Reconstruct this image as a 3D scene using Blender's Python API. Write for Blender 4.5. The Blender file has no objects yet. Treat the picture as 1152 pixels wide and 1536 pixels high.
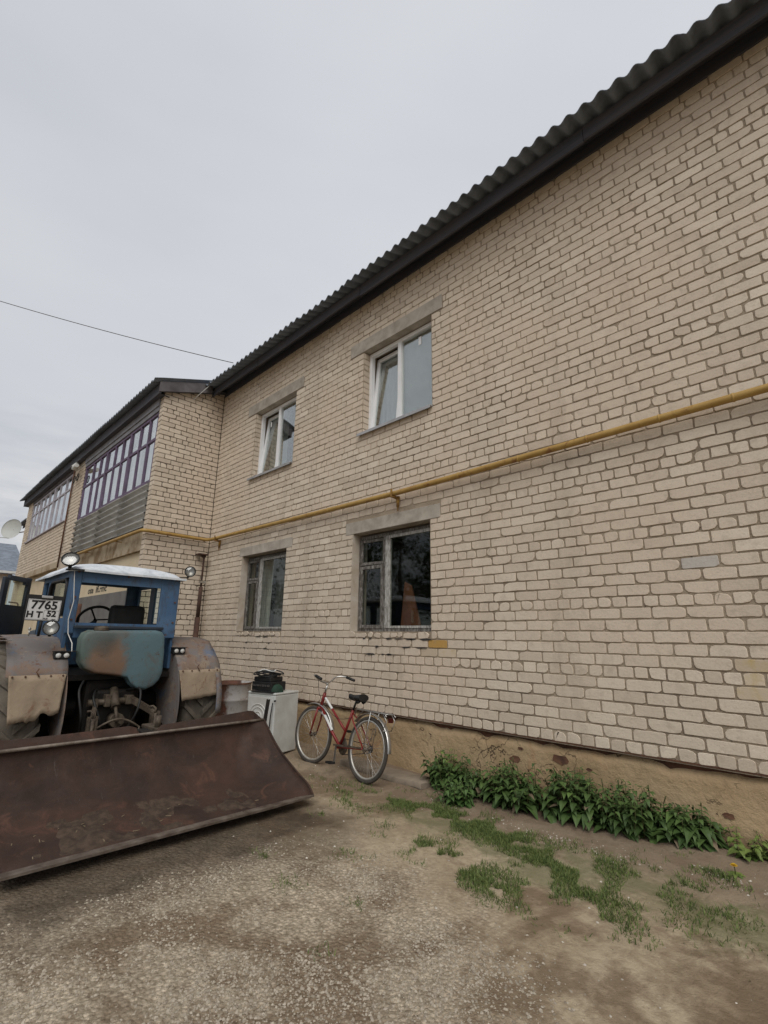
import bpy, bmesh, math, random
from math import radians, sin, cos, pi, sqrt, atan2
from mathutils import Vector, Matrix, noise as mn
random.seed(7)
S = bpy.context.scene
COL = S.collection
# ------------------------------------------------------------------ camera
F_PX, YAW, PITCH, ROLL = 733.6, 0.7841088864, 0.2516024438, 0.0149619966
cam = bpy.data.cameras.new('camera'); camo = bpy.data.objects.new('camera', cam); COL.objects.link(camo)
cam.sensor_fit = 'VERTICAL'; cam.sensor_height = 24.0; cam.lens = F_PX / 1536 * 24.0
cam.clip_start = 0.05; cam.clip_end = 2000
_f = Vector((-sin(YAW) * cos(PITCH), cos(YAW) * cos(PITCH), sin(PITCH))); _r = Vector((cos(YAW), sin(YAW), 0)); _u = _r.cross(_f)
_r2 = _r * cos(ROLL) + _u * sin(ROLL); _u2 = -_r * sin(ROLL) + _u * cos(ROLL)
camo.matrix_world = Matrix(((_r2.x, _u2.x, -_f.x, 3.6493), (_r2.y, _u2.y, -_f.y, -4.6446), (_r2.z, _u2.z, -_f.z, 0.9056), (0, 0, 0, 1)))
S.camera = camo
# ------------------------------------------------------------------ world, sun, exposure
SUN_EL, SUN_AZ = radians(50), radians(132)      # azimuth measured clockwise from +y
W = bpy.data.worlds.new('World'); S.world = W; W.use_nodes = True
nt = W.node_tree; nt.nodes.clear()
def wn(t, **k):
    n = nt.nodes.new(t)
    for a, b in k.items(): setattr(n, a, b)
    return n
out = wn('ShaderNodeOutputWorld'); bg = wn('ShaderNodeBackground'); bg.inputs['Strength'].default_value = 0.1
sky = wn('ShaderNodeTexSky', sky_type='NISHITA', sun_disc=False, sun_elevation=SUN_EL, sun_rotation=SUN_AZ, dust_density=4.0)
tc = wn('ShaderNodeTexCoord'); mp = wn('ShaderNodeMapping'); mp.inputs['Scale'].default_value = (1.0, 1.0, 3.2); mp.inputs['Location'].default_value = (0.35, 0.1, 0.0)
n1 = wn('ShaderNodeTexNoise'); n1.inputs['Scale'].default_value = 1.2; n1.inputs['Detail'].default_value = 4; n1.inputs['Roughness'].default_value = 0.5
rp = wn('ShaderNodeValToRGB')
rp.color_ramp.elements[0].position = 0.30; rp.color_ramp.elements[0].color = (5.15, 5.3, 5.7, 1)
rp.color_ramp.elements[1].position = 0.68; rp.color_ramp.elements[1].color = (5.85, 5.98, 6.25, 1)
e = rp.color_ramp.elements.new(0.48); e.color = (5.5, 5.65, 5.98, 1)
mx = wn('ShaderNodeMix', data_type='RGBA'); mx.inputs['Factor'].default_value = 0.93
L = nt.links.new
L(tc.outputs['Generated'], mp.inputs['Vector']); L(mp.outputs['Vector'], n1.inputs['Vector']); L(n1.outputs['Fac'], rp.inputs['Fac'])
dt = wn('ShaderNodeVectorMath', operation='DOT_PRODUCT'); dt.inputs[1].default_value = (-0.12, 0.88, 0.45)   # cloud is thinner and brighter over the building
mr = wn('ShaderNodeMapRange'); mr.inputs['From Min'].default_value = -0.7; mr.inputs['From Max'].default_value = 0.9; mr.inputs['To Min'].default_value = 0.82; mr.inputs['To Max'].default_value = 1.02
sc_ = wn('ShaderNodeVectorMath', operation='SCALE')
sz = wn('ShaderNodeSeparateXYZ'); L(tc.outputs['Generated'], sz.inputs[0])       # cloud banks low over the horizon
mk = wn('ShaderNodeMapRange'); mk.inputs['From Min'].default_value = 0.40; mk.inputs['From Max'].default_value = 0.16; mk.inputs['To Max'].default_value = 0.85; L(sz.outputs['Z'], mk.inputs['Value'])
mp2 = wn('ShaderNodeMapping'); mp2.inputs['Scale'].default_value = (1.2, 1.2, 7.0); mp2.inputs['Location'].default_value = (0.2, 0.4, 0.15); L(tc.outputs['Generated'], mp2.inputs['Vector'])
n2 = wn('ShaderNodeTexNoise'); n2.inputs['Scale'].default_value = 2.2; n2.inputs['Detail'].default_value = 6; n2.inputs['Roughness'].default_value = 0.6; L(mp2.outputs['Vector'], n2.inputs['Vector'])
rp2 = wn('ShaderNodeValToRGB'); rp2.color_ramp.elements[0].position = 0.40; rp2.color_ramp.elements[0].color = (3.7, 3.95, 4.4, 1); rp2.color_ramp.elements[1].position = 0.62; rp2.color_ramp.elements[1].color = (6.5, 6.5, 6.5, 1); L(n2.outputs['Fac'], rp2.inputs['Fac'])
mxb = wn('ShaderNodeMix', data_type='RGBA'); L(mk.outputs['Result'], mxb.inputs['Factor']); L(rp.outputs['Color'], mxb.inputs['A']); L(rp2.outputs['Color'], mxb.inputs['B'])
L(tc.outputs['Generated'], dt.inputs[0]); L(dt.outputs['Value'], mr.inputs['Value']); L(mxb.outputs['Result'], sc_.inputs[0]); L(mr.outputs['Result'], sc_.inputs['Scale'])
L(sky.outputs['Color'], mx.inputs['A']); L(sc_.outputs['Vector'], mx.inputs['B']); L(mx.outputs['Result'], bg.inputs['Color']); L(bg.outputs['Background'], out.inputs['Surface'])
sl = bpy.data.lights.new('sun', 'SUN'); sl.energy = 1.5; sl.angle = radians(44); sl.color = (1.0, 0.96, 0.9)
so = bpy.data.objects.new('sun', sl); COL.objects.link(so)
sd = Vector((sin(SUN_AZ) * cos(SUN_EL), cos(SUN_AZ) * cos(SUN_EL), sin(SUN_EL)))
so.rotation_euler = sd.to_track_quat('Z', 'Y').to_euler(); so.location = sd * 40
S.view_settings.view_transform = 'Standard'; S.view_settings.look = 'None'; S.view_settings.exposure = 0.27; S.view_settings.gamma = 1.0; S.view_settings.use_curve_mapping = False
S.cycles.max_bounces = 8; S.cycles.transparent_max_bounces = 16
S.cycles.use_denoising = True
# ------------------------------------------------------------------ materials
MATS = {}
class N:
    """small node helper"""
    def __init__(s, name):
        s.m = bpy.data.materials.new(name); s.m.use_nodes = True; s.t = s.m.node_tree; s.t.nodes.clear()
        s.o = s.n('ShaderNodeOutputMaterial'); MATS[name] = s.m
        s.tc = s.n('ShaderNodeTexCoord')
    def n(s, t, **k):
        q = s.t.nodes.new(t)
        for a, b in k.items(): setattr(q, a, b)
        return q
    def l(s, a, b): s.t.links.new(a, b)
    def noise(s, scale, detail=4, rough=0.55, dist=0.0, vec=None, stretch=None):
        q = s.n('ShaderNodeTexNoise'); q.inputs['Scale'].default_value = scale; q.inputs['Detail'].default_value = detail
        q.inputs['Roughness'].default_value = rough; q.inputs['Distortion'].default_value = dist
        v = vec or s.tc.outputs['Object']
        if stretch:
            m = s.n('ShaderNodeMapping'); m.inputs['Scale'].default_value = stretch; s.l(v, m.inputs['Vector']); v = m.outputs['Vector']
        s.l(v, q.inputs['Vector']); return q.outputs['Fac']
    def ramp(s, fac, a, b, lo=(0, 0, 0, 1), hi=(1, 1, 1, 1)):
        if a < 0 or b > 1:
            r = s.n('ShaderNodeMapRange'); r.inputs['From Min'].default_value = a; r.inputs['From Max'].default_value = b; s.l(fac, r.inputs['Value']); fac = r.outputs['Result']; a, b = 0.0, 1.0
        q = s.n('ShaderNodeValToRGB'); q.color_ramp.elements[0].position = a; q.color_ramp.elements[1].position = b
        q.color_ramp.elements[0].color = lo; q.color_ramp.elements[1].color = hi; s.l(fac, q.inputs['Fac']); return q.outputs['Color']
    def mix(s, fac, a, b, mode='MIX'):
        q = s.n('ShaderNodeMix', data_type='RGBA', blend_type=mode)
        for k, v in (('Factor', fac), ('A', a), ('B', b)):
            i = q.inputs[k]
            if k == 'Factor' and isinstance(v, (int, float)): i.default_value = v
            elif isinstance(v, tuple): i.default_value = (*v[:3], 1)
            else: s.l(v, i)
        return q.outputs['Result']
    def math(s, op, a, b=None):
        q = s.n('ShaderNodeMath', operation=op)
        for i, v in enumerate((a, b)):
            if v is None: continue
            if isinstance(v, (int, float)): q.inputs[i].default_value = v
            else: s.l(v, q.inputs[i])
        return q.outputs[0]
    def attr(s, name):
        q = s.n('ShaderNodeAttribute'); q.attribute_name = name; return q.outputs['Fac']
    def bsdf(s, col, rough=0.85, metal=0.0, bump=None, bdist=0.01, bstr=0.6, spec=0.35):
        b = s.n('ShaderNodeBsdfPrincipled')
        if isinstance(col, tuple): b.inputs['Base Color'].default_value = (*col[:3], 1)
        else: s.l(col, b.inputs['Base Color'])
        if isinstance(rough, (int, float)): b.inputs['Roughness'].default_value = rough
        else: s.l(rough, b.inputs['Roughness'])
        b.inputs['Metallic'].default_value = metal; b.inputs['Specular IOR Level'].default_value = spec
        if bump is not None:
            u = s.n('ShaderNodeBump'); u.inputs['Distance'].default_value = bdist; u.inputs['Strength'].default_value = bstr
            s.l(bump, u.inputs['Height']); s.l(u.outputs['Normal'], b.inputs['Normal'])
        s.l(b.outputs['BSDF'], s.o.inputs['Surface']); return b
def simple(name, c1, c2=None, scale=6, rough=0.7, metal=0, bscale=None, bdist=0.004, bstr=0.5, spec=0.35, detail=5, stretch=None, lo=0.35, hi=0.65):
    k = N(name); col = c1
    if c2: col = k.mix(k.ramp(k.noise(scale, detail, 0.6, 0.3, stretch=stretch), lo, hi), c1, c2)
    k.bsdf(col, rough, metal, k.noise(bscale, 4) if bscale else None, bdist, bstr, spec); return k.m
# brick: per brick value from the mesh attribute, pores, faint soot drift
def brick_mat(name, c, cl, warm):
    k = N(name); v = k.attr('tone')
    col = k.mix(v, c, cl)
    col = k.mix(k.ramp(k.noise(0.55, 3), 0.38, 0.68), col, warm)
    col = k.mix(k.math('MULTIPLY', k.ramp(k.noise(70, 6, 0.7), 0.52, 0.72), 0.35), col, (0.22, 0.18, 0.14))
    col = k.mix(k.math('MULTIPLY', k.ramp(k.noise(9, 5, 0.65, 0.4), 0.52, 0.75), 0.4), col, (0.33, 0.27, 0.21))
    col = k.mix(k.math('MULTIPLY', k.ramp(k.noise(1.6, 5, 0.65, 0.3, stretch=(1.5, 1.5, .16)), 0.54, 0.72), 0.30), col, (0.27, 0.22, 0.165))
    h = k.math('ADD', k.noise(45, 5, 0.7), k.math('MULTIPLY', k.noise(14, 3), 1.2))
    k.bsdf(col, 0.93, 0, h, 0.006, 0.55, 0.2); return k.m
BRICK = brick_mat('silicate_brick', (0.515, 0.438, 0.350), (0.70, 0.615, 0.505), (0.61, 0.51, 0.405))
BRICK_Y = brick_mat('brick_ochre_paint', (0.42, 0.24, 0.07), (0.50, 0.31, 0.10), (0.45, 0.28, 0.09))
k = N('brick_yellow_stain')
col = k.mix(k.attr('tone'), (0.485, 0.40, 0.295), (0.60, 0.51, 0.39))
col = k.mix(k.math('MULTIPLY', k.ramp(k.noise(5.5, 4, 0.6, 0.4), 0.50, 0.70), 0.6), col, (0.46, 0.34, 0.11))
k.bsdf(col, 0.93, 0, k.noise(45, 5, 0.7), 0.006, 0.55, 0.2); BRICK_S = k.m
BRICK_G = brick_mat('brick_grey', (0.47, 0.445, 0.41), (0.53, 0.50, 0.46), (0.50, 0.465, 0.42))
def mortar(name, a, b):
    k = N(name)
    col = k.mix(k.ramp(k.noise(1.1, 5, 0.65, 0.4), 0.36, 0.64), a, b)
    col = k.mix(k.ramp(k.noise(28, 5, 0.7), 0.60, 0.72), col, (0.06, 0.045, 0.035))
    k.bsdf(col, 0.96, 0, k.noise(55, 5, 0.7), 0.012, 0.9, 0.15); return k.m
MORTAR = mortar('mortar', (0.24, 0.195, 0.145), (0.43, 0.355, 0.27)); MORTAR_D = mortar('unpointed_mortar', (0.12, 0.098, 0.075), (0.20, 0.165, 0.125))
k = N('plinth_render')
col = k.mix(k.ramp(k.noise(1.4, 5, 0.6, 0.3), 0.35, 0.66), (0.36, 0.255, 0.145), (0.45, 0.335, 0.205))
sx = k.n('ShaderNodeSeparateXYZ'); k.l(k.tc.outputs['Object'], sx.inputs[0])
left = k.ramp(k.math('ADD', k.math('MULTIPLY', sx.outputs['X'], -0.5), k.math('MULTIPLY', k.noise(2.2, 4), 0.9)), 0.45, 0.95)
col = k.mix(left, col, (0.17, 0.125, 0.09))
col = k.mix(k.math('MULTIPLY', k.ramp(k.noise(7, 6, 0.7, 0.5), 0.55, 0.72), 0.6), col, (0.22, 0.15, 0.09))
col = k.mix(k.math('MULTIPLY', k.ramp(k.noise(2.6, 5, 0.6, 0.6), 0.6, 0.72), 0.7), col, (0.40, 0.22, 0.12))
wv = k.n('ShaderNodeVectorMath', operation='ADD'); nz = k.n('ShaderNodeTexNoise'); nz.inputs['Scale'].default_value = 4; nz.inputs['Detail'].default_value = 5; k.l(k.tc.outputs['Object'], nz.inputs['Vector'])
k.l(k.tc.outputs['Object'], wv.inputs[0]); k.l(nz.outputs['Color'], wv.inputs[1])
vc = k.n('ShaderNodeTexVoronoi', feature='DISTANCE_TO_EDGE'); vc.inputs['Scale'].default_value = 1.3; k.l(wv.outputs[0], vc.inputs['Vector'])
crack = k.math('MULTIPLY', k.ramp(vc.outputs['Distance'], 0.004, 0.011, (1, 1, 1, 1), (0, 0, 0, 1)), k.ramp(k.noise(1.7, 3), 0.5, 0.58))
col = k.mix(k.math('MULTIPLY', crack, 0.8), col, (0.07, 0.05, 0.035))
mud = k.ramp(k.math('ADD', k.math('MULTIPLY', sx.outputs['Z'], -1.6), k.math('MULTIPLY', k.noise(6, 5, 0.65), 0.7)), 0.25, 0.75)
col = k.mix(k.math('MULTIPLY', mud, 0.55), col, (0.19, 0.135, 0.085))
k.bsdf(col, 0.95, 0, k.math('SUBTRACT', k.math('ADD', k.noise(18, 6, 0.7), k.noise(5, 4)), crack), 0.02, 0.8, 0.15); PLINTH = k.m
CONC = simple('concrete', (0.31, 0.275, 0.23), (0.47, 0.425, 0.365), 4.5, 0.92, bscale=60, bdist=0.004, spec=0.2)
CONC_ST = simple('stained_concrete', (0.42, 0.35, 0.25), (0.22, 0.155, 0.09), 2.6, 0.92, bscale=40, spec=0.2, lo=0.45, hi=0.62)
PLASTER = simple('reveal_plaster', (0.54, 0.49, 0.42), (0.42, 0.35, 0.27), 4, 0.93, bscale=35, spec=0.2)
CREAM = simple('cream_plaster', (0.62, 0.53, 0.38), (0.54, 0.45, 0.31), 1.5, 0.9, bscale=30, spec=0.2)
PALE = simple('pale_wall', (0.58, 0.50, 0.41), (0.50, 0.43, 0.35), 2, 0.9, bscale=30, spec=0.2)
PVC = simple('white_pvc', (0.80, 0.81, 0.82), (0.74, 0.75, 0.76), 5, 0.35)
SILLM = simple('grey_sill_metal', (0.42, 0.42, 0.43), (0.30, 0.30, 0.30), 5, 0.5, 0.3)
def peeling(name, paint, wood, lo, hi):
    k = N(name); w = k.mix(k.ramp(k.noise(30, 5, 0.7, stretch=(5, 5, .5)), 0.35, 0.7), wood, tuple(c * .4 for c in wood))
    col = k.mix(k.ramp(k.noise(13, 7, 0.72, 0.5, stretch=(2.5, 2.5, .8)), lo, hi), w, paint)
    k.bsdf(col, 0.8, 0, k.noise(40, 5), 0.004, 0.6); return k.m
OLDWOOD = peeling('weathered_wood', (0.27, 0.26, 0.24), (0.12, 0.105, 0.09), 0.46, 0.64)
OLDWHITE = peeling('flaking_white_wood', (0.46, 0.455, 0.43), (0.20, 0.18, 0.155), 0.36, 0.58)
PURPLE = simple('purple_grey_wood', (0.16, 0.115, 0.19), (0.10, 0.075, 0.115), 5, 0.7, bscale=40)
LILAC = simple('pale_lilac_wood', (0.47, 0.45, 0.50), (0.36, 0.34, 0.38), 6, 0.75, bscale=40)
SLATE = simple('asbestos_slate', (0.21, 0.24, 0.285), (0.135, 0.155, 0.18), 3, 0.93, bscale=45, spec=0.2)
SLATE_L = simple('grey_corrugated_sheet', (0.46, 0.46, 0.44), (0.36, 0.36, 0.345), 3, 0.9, bscale=45, spec=0.25)
SOFFIT = simple('dark_eave_board', (0.060, 0.066, 0.085), (0.085, 0.082, 0.09), 4, 0.85, bscale=30, stretch=(.4, 4, 4))
BARGE = simple('weathered_bargeboard', (0.14, 0.13, 0.135), (0.075, 0.068, 0.07), 4, 0.9, bscale=30)
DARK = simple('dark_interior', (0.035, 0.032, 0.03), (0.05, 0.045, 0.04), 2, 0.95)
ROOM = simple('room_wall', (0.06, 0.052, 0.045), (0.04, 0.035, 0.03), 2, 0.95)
CURT = simple('white_curtain', (0.70, 0.70, 0.68), (0.60, 0.61, 0.60), 4, 0.95)
CURT_D = simple('grey_curtain', (0.30, 0.315, 0.30), (0.25, 0.265, 0.255), 4, 0.95)
CURT_P = simple('pink_curtain', (0.62, 0.50, 0.54), (0.52, 0.42, 0.47), 4, 0.95)
BOARDM = simple('orange_hardboard', (0.27, 0.10, 0.05), (0.17, 0.07, 0.038), 5, 0.8)
def glass(name, mult, tint=(0.82, 0.87, 0.86), base=0.0, rough=0.01):
    k = N(name); fr = k.n('ShaderNodeFresnel'); gb = k.n('ShaderNodeNewGeometry'); k.l(k.math('ADD', 1.5, k.math('MULTIPLY', gb.outputs['Backfacing'], 1 / 1.5 - 1.5)), fr.inputs['IOR'])
    f = k.math('MINIMUM', k.math('ADD', k.math('MULTIPLY', fr.outputs[0], mult), base), 1.0)
    g = k.n('ShaderNodeBsdfGlossy'); g.inputs['Roughness'].default_value = rough; g.inputs['Color'].default_value = (0.95, 0.97, 0.97, 1)
    bu = k.n('ShaderNodeBump'); bu.inputs['Distance'].default_value = 0.004; bu.inputs['Strength'].default_value = 0.12
    k.l(k.noise(2.2, 2), bu.inputs['Height']); k.l(bu.outputs['Normal'], g.inputs['Normal'])
    t = k.n('ShaderNodeBsdfTransparent'); t.inputs['Color'].default_value = (*tint, 1)
    m = k.n('ShaderNodeMixShader'); k.l(f, m.inputs[0]); k.l(t.outputs[0], m.inputs[1]); k.l(g.outputs[0], m.inputs[2]); k.l(m.outputs[0], k.o.inputs['Surface']); return k.m
GLASS = glass('double_glazing', 2.0, (0.93, 0.96, 0.95), 0.10); GLASS_O = glass('old_single_glass', 0.8, (0.8, 0.83, 0.81), 0.0, 0.03); GLASS_L = glass('loggia_glass', 2.0, (0.9, 0.92, 0.91), 0.08)
GLASS_C = glass('cab_glass', 0.8, (0.86, 0.90, 0.86), 0.0)
k = N('gas_pipe_paint')
col = k.mix(k.ramp(k.noise(5, 5, 0.6), 0.4, 0.7), (0.40, 0.255, 0.075), (0.32, 0.19, 0.05))
col = k.mix(k.ramp(k.noise(9, 6, 0.7, 0.6), 0.56, 0.68), col, (0.22, 0.10, 0.035))
k.bsdf(col, 0.5, 0, k.noise(40, 4), 0.003, 0.4); PIPE = k.m
RUST = simple('rust', (0.155, 0.075, 0.045), (0.075, 0.04, 0.028), 8, 0.92, bscale=40, bdist=0.006)
RUST_D = simple('dark_rust', (0.085, 0.045, 0.032), (0.045, 0.027, 0.022), 9, 0.9, bscale=40)
RUSTY = simple('rusty_ochre_paint', (0.34, 0.20, 0.045), (0.13, 0.06, 0.025), 22, 0.85, bscale=40)
k = N('blade_steel')
col = k.mix(k.ramp(k.noise(2.2, 6, 0.65, 0.4), 0.35, 0.68), (0.026, 0.0145, 0.0105), (0.062, 0.032, 0.022))
col = k.mix(k.math('MULTIPLY', k.ramp(k.noise(11, 6, 0.7, 0.6, stretch=(1, .5, 3)), 0.55, 0.7), 0.7), col, (0.05, 0.026, 0.018))
sx = k.n('ShaderNodeSeparateXYZ'); k.l(k.tc.outputs['Object'], sx.inputs[0])
low = k.ramp(k.math('ADD', k.math('MULTIPLY', sx.outputs['Z'], -2.2), k.math('MULTIPLY', k.noise(4, 6, 0.65), 1.6)), 0.62, 1.35)
col = k.mix(k.math('MULTIPLY', low, 0.8), col, (0.10, 0.067, 0.045))
col = k.mix(k.math('MULTIPLY', k.ramp(k.noise(3.5, 7, 0.72, 0.8), 0.57, 0.68), 0.75), col, (0.105, 0.05, 0.031))
col = k.mix(k.math('MULTIPLY', k.ramp(k.noise(5, 7, 0.75, 0.2, stretch=(2, 7, .6)), 0.62, 0.72), 0.6), col, (0.10, 0.085, 0.075))
k.bsdf(col, k.ramp(k.noise(5, 4), 0.3, 0.7, (.6, .6, .6, 1), (.9, .9, .9, 1)), 0.1, k.noise(30, 6, 0.7), 0.005, 0.6, 0.4); BLADE = k.m
WORN = simple('worn_steel_edge', (0.22, 0.185, 0.155), (0.10, 0.075, 0.058), 9, 0.6, 0.5, bscale=40)
k = N('fender_paint')
col = k.mix(k.ramp(k.noise(3.2, 8, 0.72, 0.6), 0.46, 0.56), (0.165, 0.150, 0.145), (0.195, 0.140, 0.108))
col = k.mix(k.math('MULTIPLY', k.ramp(k.noise(2.1, 8, 0.72, 0.4, vec=None, stretch=(1.3, 1, 1)), 0.56, 0.64), 0.75), col, (0.11, 0.155, 0.23))
col = k.mix(k.math('MULTIPLY', k.ramp(k.noise(4.5, 8, 0.75, 0.8), 0.55, 0.62), 0.8), col, (0.27, 0.215, 0.16))
col = k.mix(k.ramp(k.noise(11, 7, 0.75, 0.4), 0.57, 0.66), col, (0.13, 0.06, 0.036))
k.bsdf(col, 0.8, 0.05, k.math('ADD', k.noise(25, 6, 0.7), k.math('MULTIPLY', k.noise(4, 3), 2.0)), 0.006, 0.6); FENDER = k.m
k = N('rusty_tan_flap')
col = k.mix(k.ramp(k.noise(3.0, 5, 0.65, 0.6), 0.35, 0.66), (0.25, 0.195, 0.138), (0.33, 0.26, 0.185))
col = k.mix(k.ramp(k.noise(8, 6, 0.7, 0.6), 0.56, 0.70), col, (0.17, 0.085, 0.05))
k.bsdf(col, 0.85, 0.0, k.noise(25, 5), 0.006, 0.6); FLAP = k.m
k = N('tank_paint')      # patchy repaint: turquoise right, rust left, dark green blob
sx = k.n('ShaderNodeSeparateXYZ'); k.l(k.tc.outputs['Object'], sx.inputs[0])
wob = k.math('MULTIPLY', k.noise(5, 5, 0.6), 0.35)
vb = k.n('ShaderNodeVectorMath', operation='DISTANCE'); k.l(k.tc.outputs['Object'], vb.inputs[0]); vb.inputs[1].default_value = (0.65, -0.17, 1.20)
ry = k.ramp(k.math('ADD', sx.outputs['Y'], wob), 0.12, 0.20)
body = k.mix(k.ramp(k.math('ADD', vb.outputs['Value'], k.math('MULTIPLY', k.noise(7, 7, 0.7), 0.3)), 0.32, 0.44), (0.20, 0.13, 0.09), (0.118, 0.138, 0.135))
col = k.mix(ry, body, (0.105, 0.175, 0.20))
vm = k.n('ShaderNodeVectorMath', operation='DISTANCE'); k.l(k.tc.outputs['Object'], vm.inputs[0]); vm.inputs[1].default_value = (0.81, -0.23, 1.42)
col = k.mix(k.ramp(k.math('ADD', vm.outputs['Value'], k.math('MULTIPLY', wob, 0.25)), 0.16, 0.27, (1, 1, 1, 1), (0, 0, 0, 1)), col, (0.045, 0.06, 0.055))
vm2 = k.n('ShaderNodeVectorMath', operation='DISTANCE'); k.l(k.tc.outputs['Object'], vm2.inputs[0]); vm2.inputs[1].default_value = (0.81, 0.31, 1.0)
col = k.mix(k.ramp(k.math('ADD', vm2.outputs['Value'], k.math('MULTIPLY', wob, 0.35)), 0.17, 0.30, (.8, .8, .8, 1), (0, 0, 0, 1)), col, (0.085, 0.09, 0.088))
col = k.mix(k.math('MULTIPLY', k.ramp(k.noise(6, 8, 0.74, 0.5), 0.52, 0.62), 0.55), col, (0.13, 0.115, 0.10))
edge = k.ramp(k.math('SUBTRACT', k.math('MULTIPLY', k.noise(4, 4), 0.3), k.math('ADD', sx.outputs['Y'], 0.25)), 0.2, 0.35)
col = k.mix(k.math('MULTIPLY', edge, 0.8), col, (0.085, 0.125, 0.11))
col = k.mix(k.ramp(k.noise(15, 7, 0.75), 0.60, 0.68), col, (0.11, 0.062, 0.04))
k.bsdf(col, 0.65, 0.1, k.math('ADD', k.noise(18, 5), k.math('MULTIPLY', k.noise(3.5, 2), 3.0)), 0.006, 0.5); TANK = k.m
k = N('cab_blue_paint')
col = k.mix(k.ramp(k.noise(4, 5, 0.6), 0.35, 0.7), (0.045, 0.105, 0.205), (0.078, 0.150, 0.255))
col = k.mix(k.ramp(k.noise(6, 7, 0.7, 0.6, stretch=(1, 1, .4)), 0.52, 0.70), col, (0.060, 0.055, 0.062))
col = k.mix(k.ramp(k.noise(13, 6, 0.72, 0.6), 0.60, 0.70), col, (0.10, 0.055, 0.035))
k.bsdf(col, 0.5, 0, k.noise(20, 4), 0.002, 0.4); BLUE = k.m
DKBLUE = simple('dark_blue_door_paint', (0.018, 0.024, 0.035), (0.03, 0.04, 0.05), 5, 0.55, bscale=20, bdist=0.002)
k = N('cab_white_roof')
col = k.mix(k.ramp(k.noise(6, 6, 0.65, 0.5), 0.45, 0.66), (0.66, 0.70, 0.74), (0.45, 0.50, 0.55))
k.bsdf(col, 0.6, 0, k.noise(20, 4), 0.003, 0.4); CABROOF = k.m
BLACK = simple('black_greasy_steel', (0.012, 0.011, 0.010), (0.028, 0.022, 0.018), 8, 0.6, 0.2, bscale=30)
BLACKP = simple('black_plastic', (0.012, 0.012, 0.013), (0.02, 0.02, 0.02), 8, 0.55)
GREASE = simple('dirty_linkage_steel', (0.14, 0.115, 0.085), (0.055, 0.04, 0.03), 14, 0.65, 0.3, bscale=30)
TYRE = simple('dusty_tyre_rubber', (0.042, 0.038, 0.034), (0.085, 0.072, 0.058), 6, 0.9, bscale=25)
TYRE_T = simple('tractor_tyre_rubber', (0.10, 0.088, 0.072), (0.17, 0.148, 0.118), 6, 0.9, bscale=25)
CHROME = simple('dull_chrome', (0.55, 0.55, 0.54), (0.42, 0.41, 0.39), 14, 0.3, 0.9)
ALU = simple('bike_rim_alloy', (0.55, 0.54, 0.50), (0.46, 0.44, 0.40), 14, 0.4, 0.6)
REDP = simple('red_bike_paint', (0.22, 0.020, 0.018), (0.17, 0.017, 0.015), 6, 0.35)
WHITEP = simple('white_paint', (0.66, 0.66, 0.64), (0.58, 0.58, 0.56), 6, 0.45)
ENAMEL = simple('white_enamel', (0.56, 0.58, 0.56), (0.45, 0.455, 0.43), 4, 0.35)
ENAMEL_D = simple('dirty_white_sheet', (0.60, 0.60, 0.58), (0.47, 0.46, 0.43), 5, 0.5)
k = N('lamp_reflector'); k.bsdf((0.36, 0.36, 0.35), 0.4, 0.9); REFL = k.m
LENS = glass('lamp_glass', 1.5, (0.9, 0.9, 0.88), 0.05, 0.05)
PLATE = simple('plate_white', (0.62, 0.62, 0.62), (0.54, 0.54, 0.54), 9, 0.5)
INK = simple('plate_black', (0.012, 0.012, 0.012), None)
k = N('barrel_paint')
sx = k.n('ShaderNodeSeparateXYZ'); k.l(k.tc.outputs['Object'], sx.inputs[0])
side = k.ramp(k.math('ADD', k.math('ADD', k.math('MULTIPLY', sx.outputs['X'], 1.0), k.math('MULTIPLY', sx.outputs['Y'], 0.72)), k.math('MULTIPLY', k.noise(6, 5), 0.28)), 0.19, 0.25)
silver = k.mix(k.ramp(k.noise(9, 6, 0.7, 0.6), 0.52, 0.70), (0.40, 0.385, 0.37), (0.22, 0.18, 0.15))
rusty = k.mix(k.ramp(k.noise(6, 6, 0.65, 0.4), 0.4, 0.66), (0.12, 0.052, 0.034), (0.07, 0.035, 0.025))
k.bsdf(k.mix(side, rusty, silver), 0.75, 0.1, k.noise(30, 5), 0.003, 0.5); BARREL = k.m
PLANK = simple('old_concrete_plank', (0.19, 0.155, 0.115), (0.26, 0.215, 0.165), 7, 0.95, bscale=50, spec=0.15)
DISH = simple('dish_grey_paint', (0.50, 0.52, 0.50), (0.44, 0.46, 0.44), 3, 0.6)
def leafmat(name, a, b, spec=0.35, rough=0.55):
    k = N(name); col = k.mix(k.attr('tone'), a, b); k.bsdf(col, rough, 0, None, spec=spec); return k.m
NETTLE = leafmat('nettle_leaf', (0.028, 0.058, 0.016), (0.10, 0.165, 0.042)); NETTLE_Y = leafmat('light_leaf', (0.09, 0.15, 0.035), (0.19, 0.24, 0.06))
GRASS = leafmat('grass_blade', (0.052, 0.088, 0.022), (0.165, 0.205, 0.062), rough=0.7); STEM = simple('plant_stem', (0.05, 0.08, 0.025), (0.09, 0.08, 0.03), 9, 0.7)
STONE = leafmat('stone', (0.22, 0.185, 0.14), (0.44, 0.39, 0.315), 0.2, 0.9); WSTONE = leafmat('white_chip', (0.34, 0.30, 0.25), (0.60, 0.56, 0.49), 0.2, 0.9)
YEL = simple('dandelion_yellow', (0.65, 0.42, 0.02), (0.55, 0.33, 0.02), 30, 0.8)
TWIG = simple('straw', (0.22, 0.17, 0.11), (0.14, 0.11, 0.07), 20, 0.9)
CABLE = simple('black_cable', (0.02, 0.02, 0.02), None)
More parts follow.
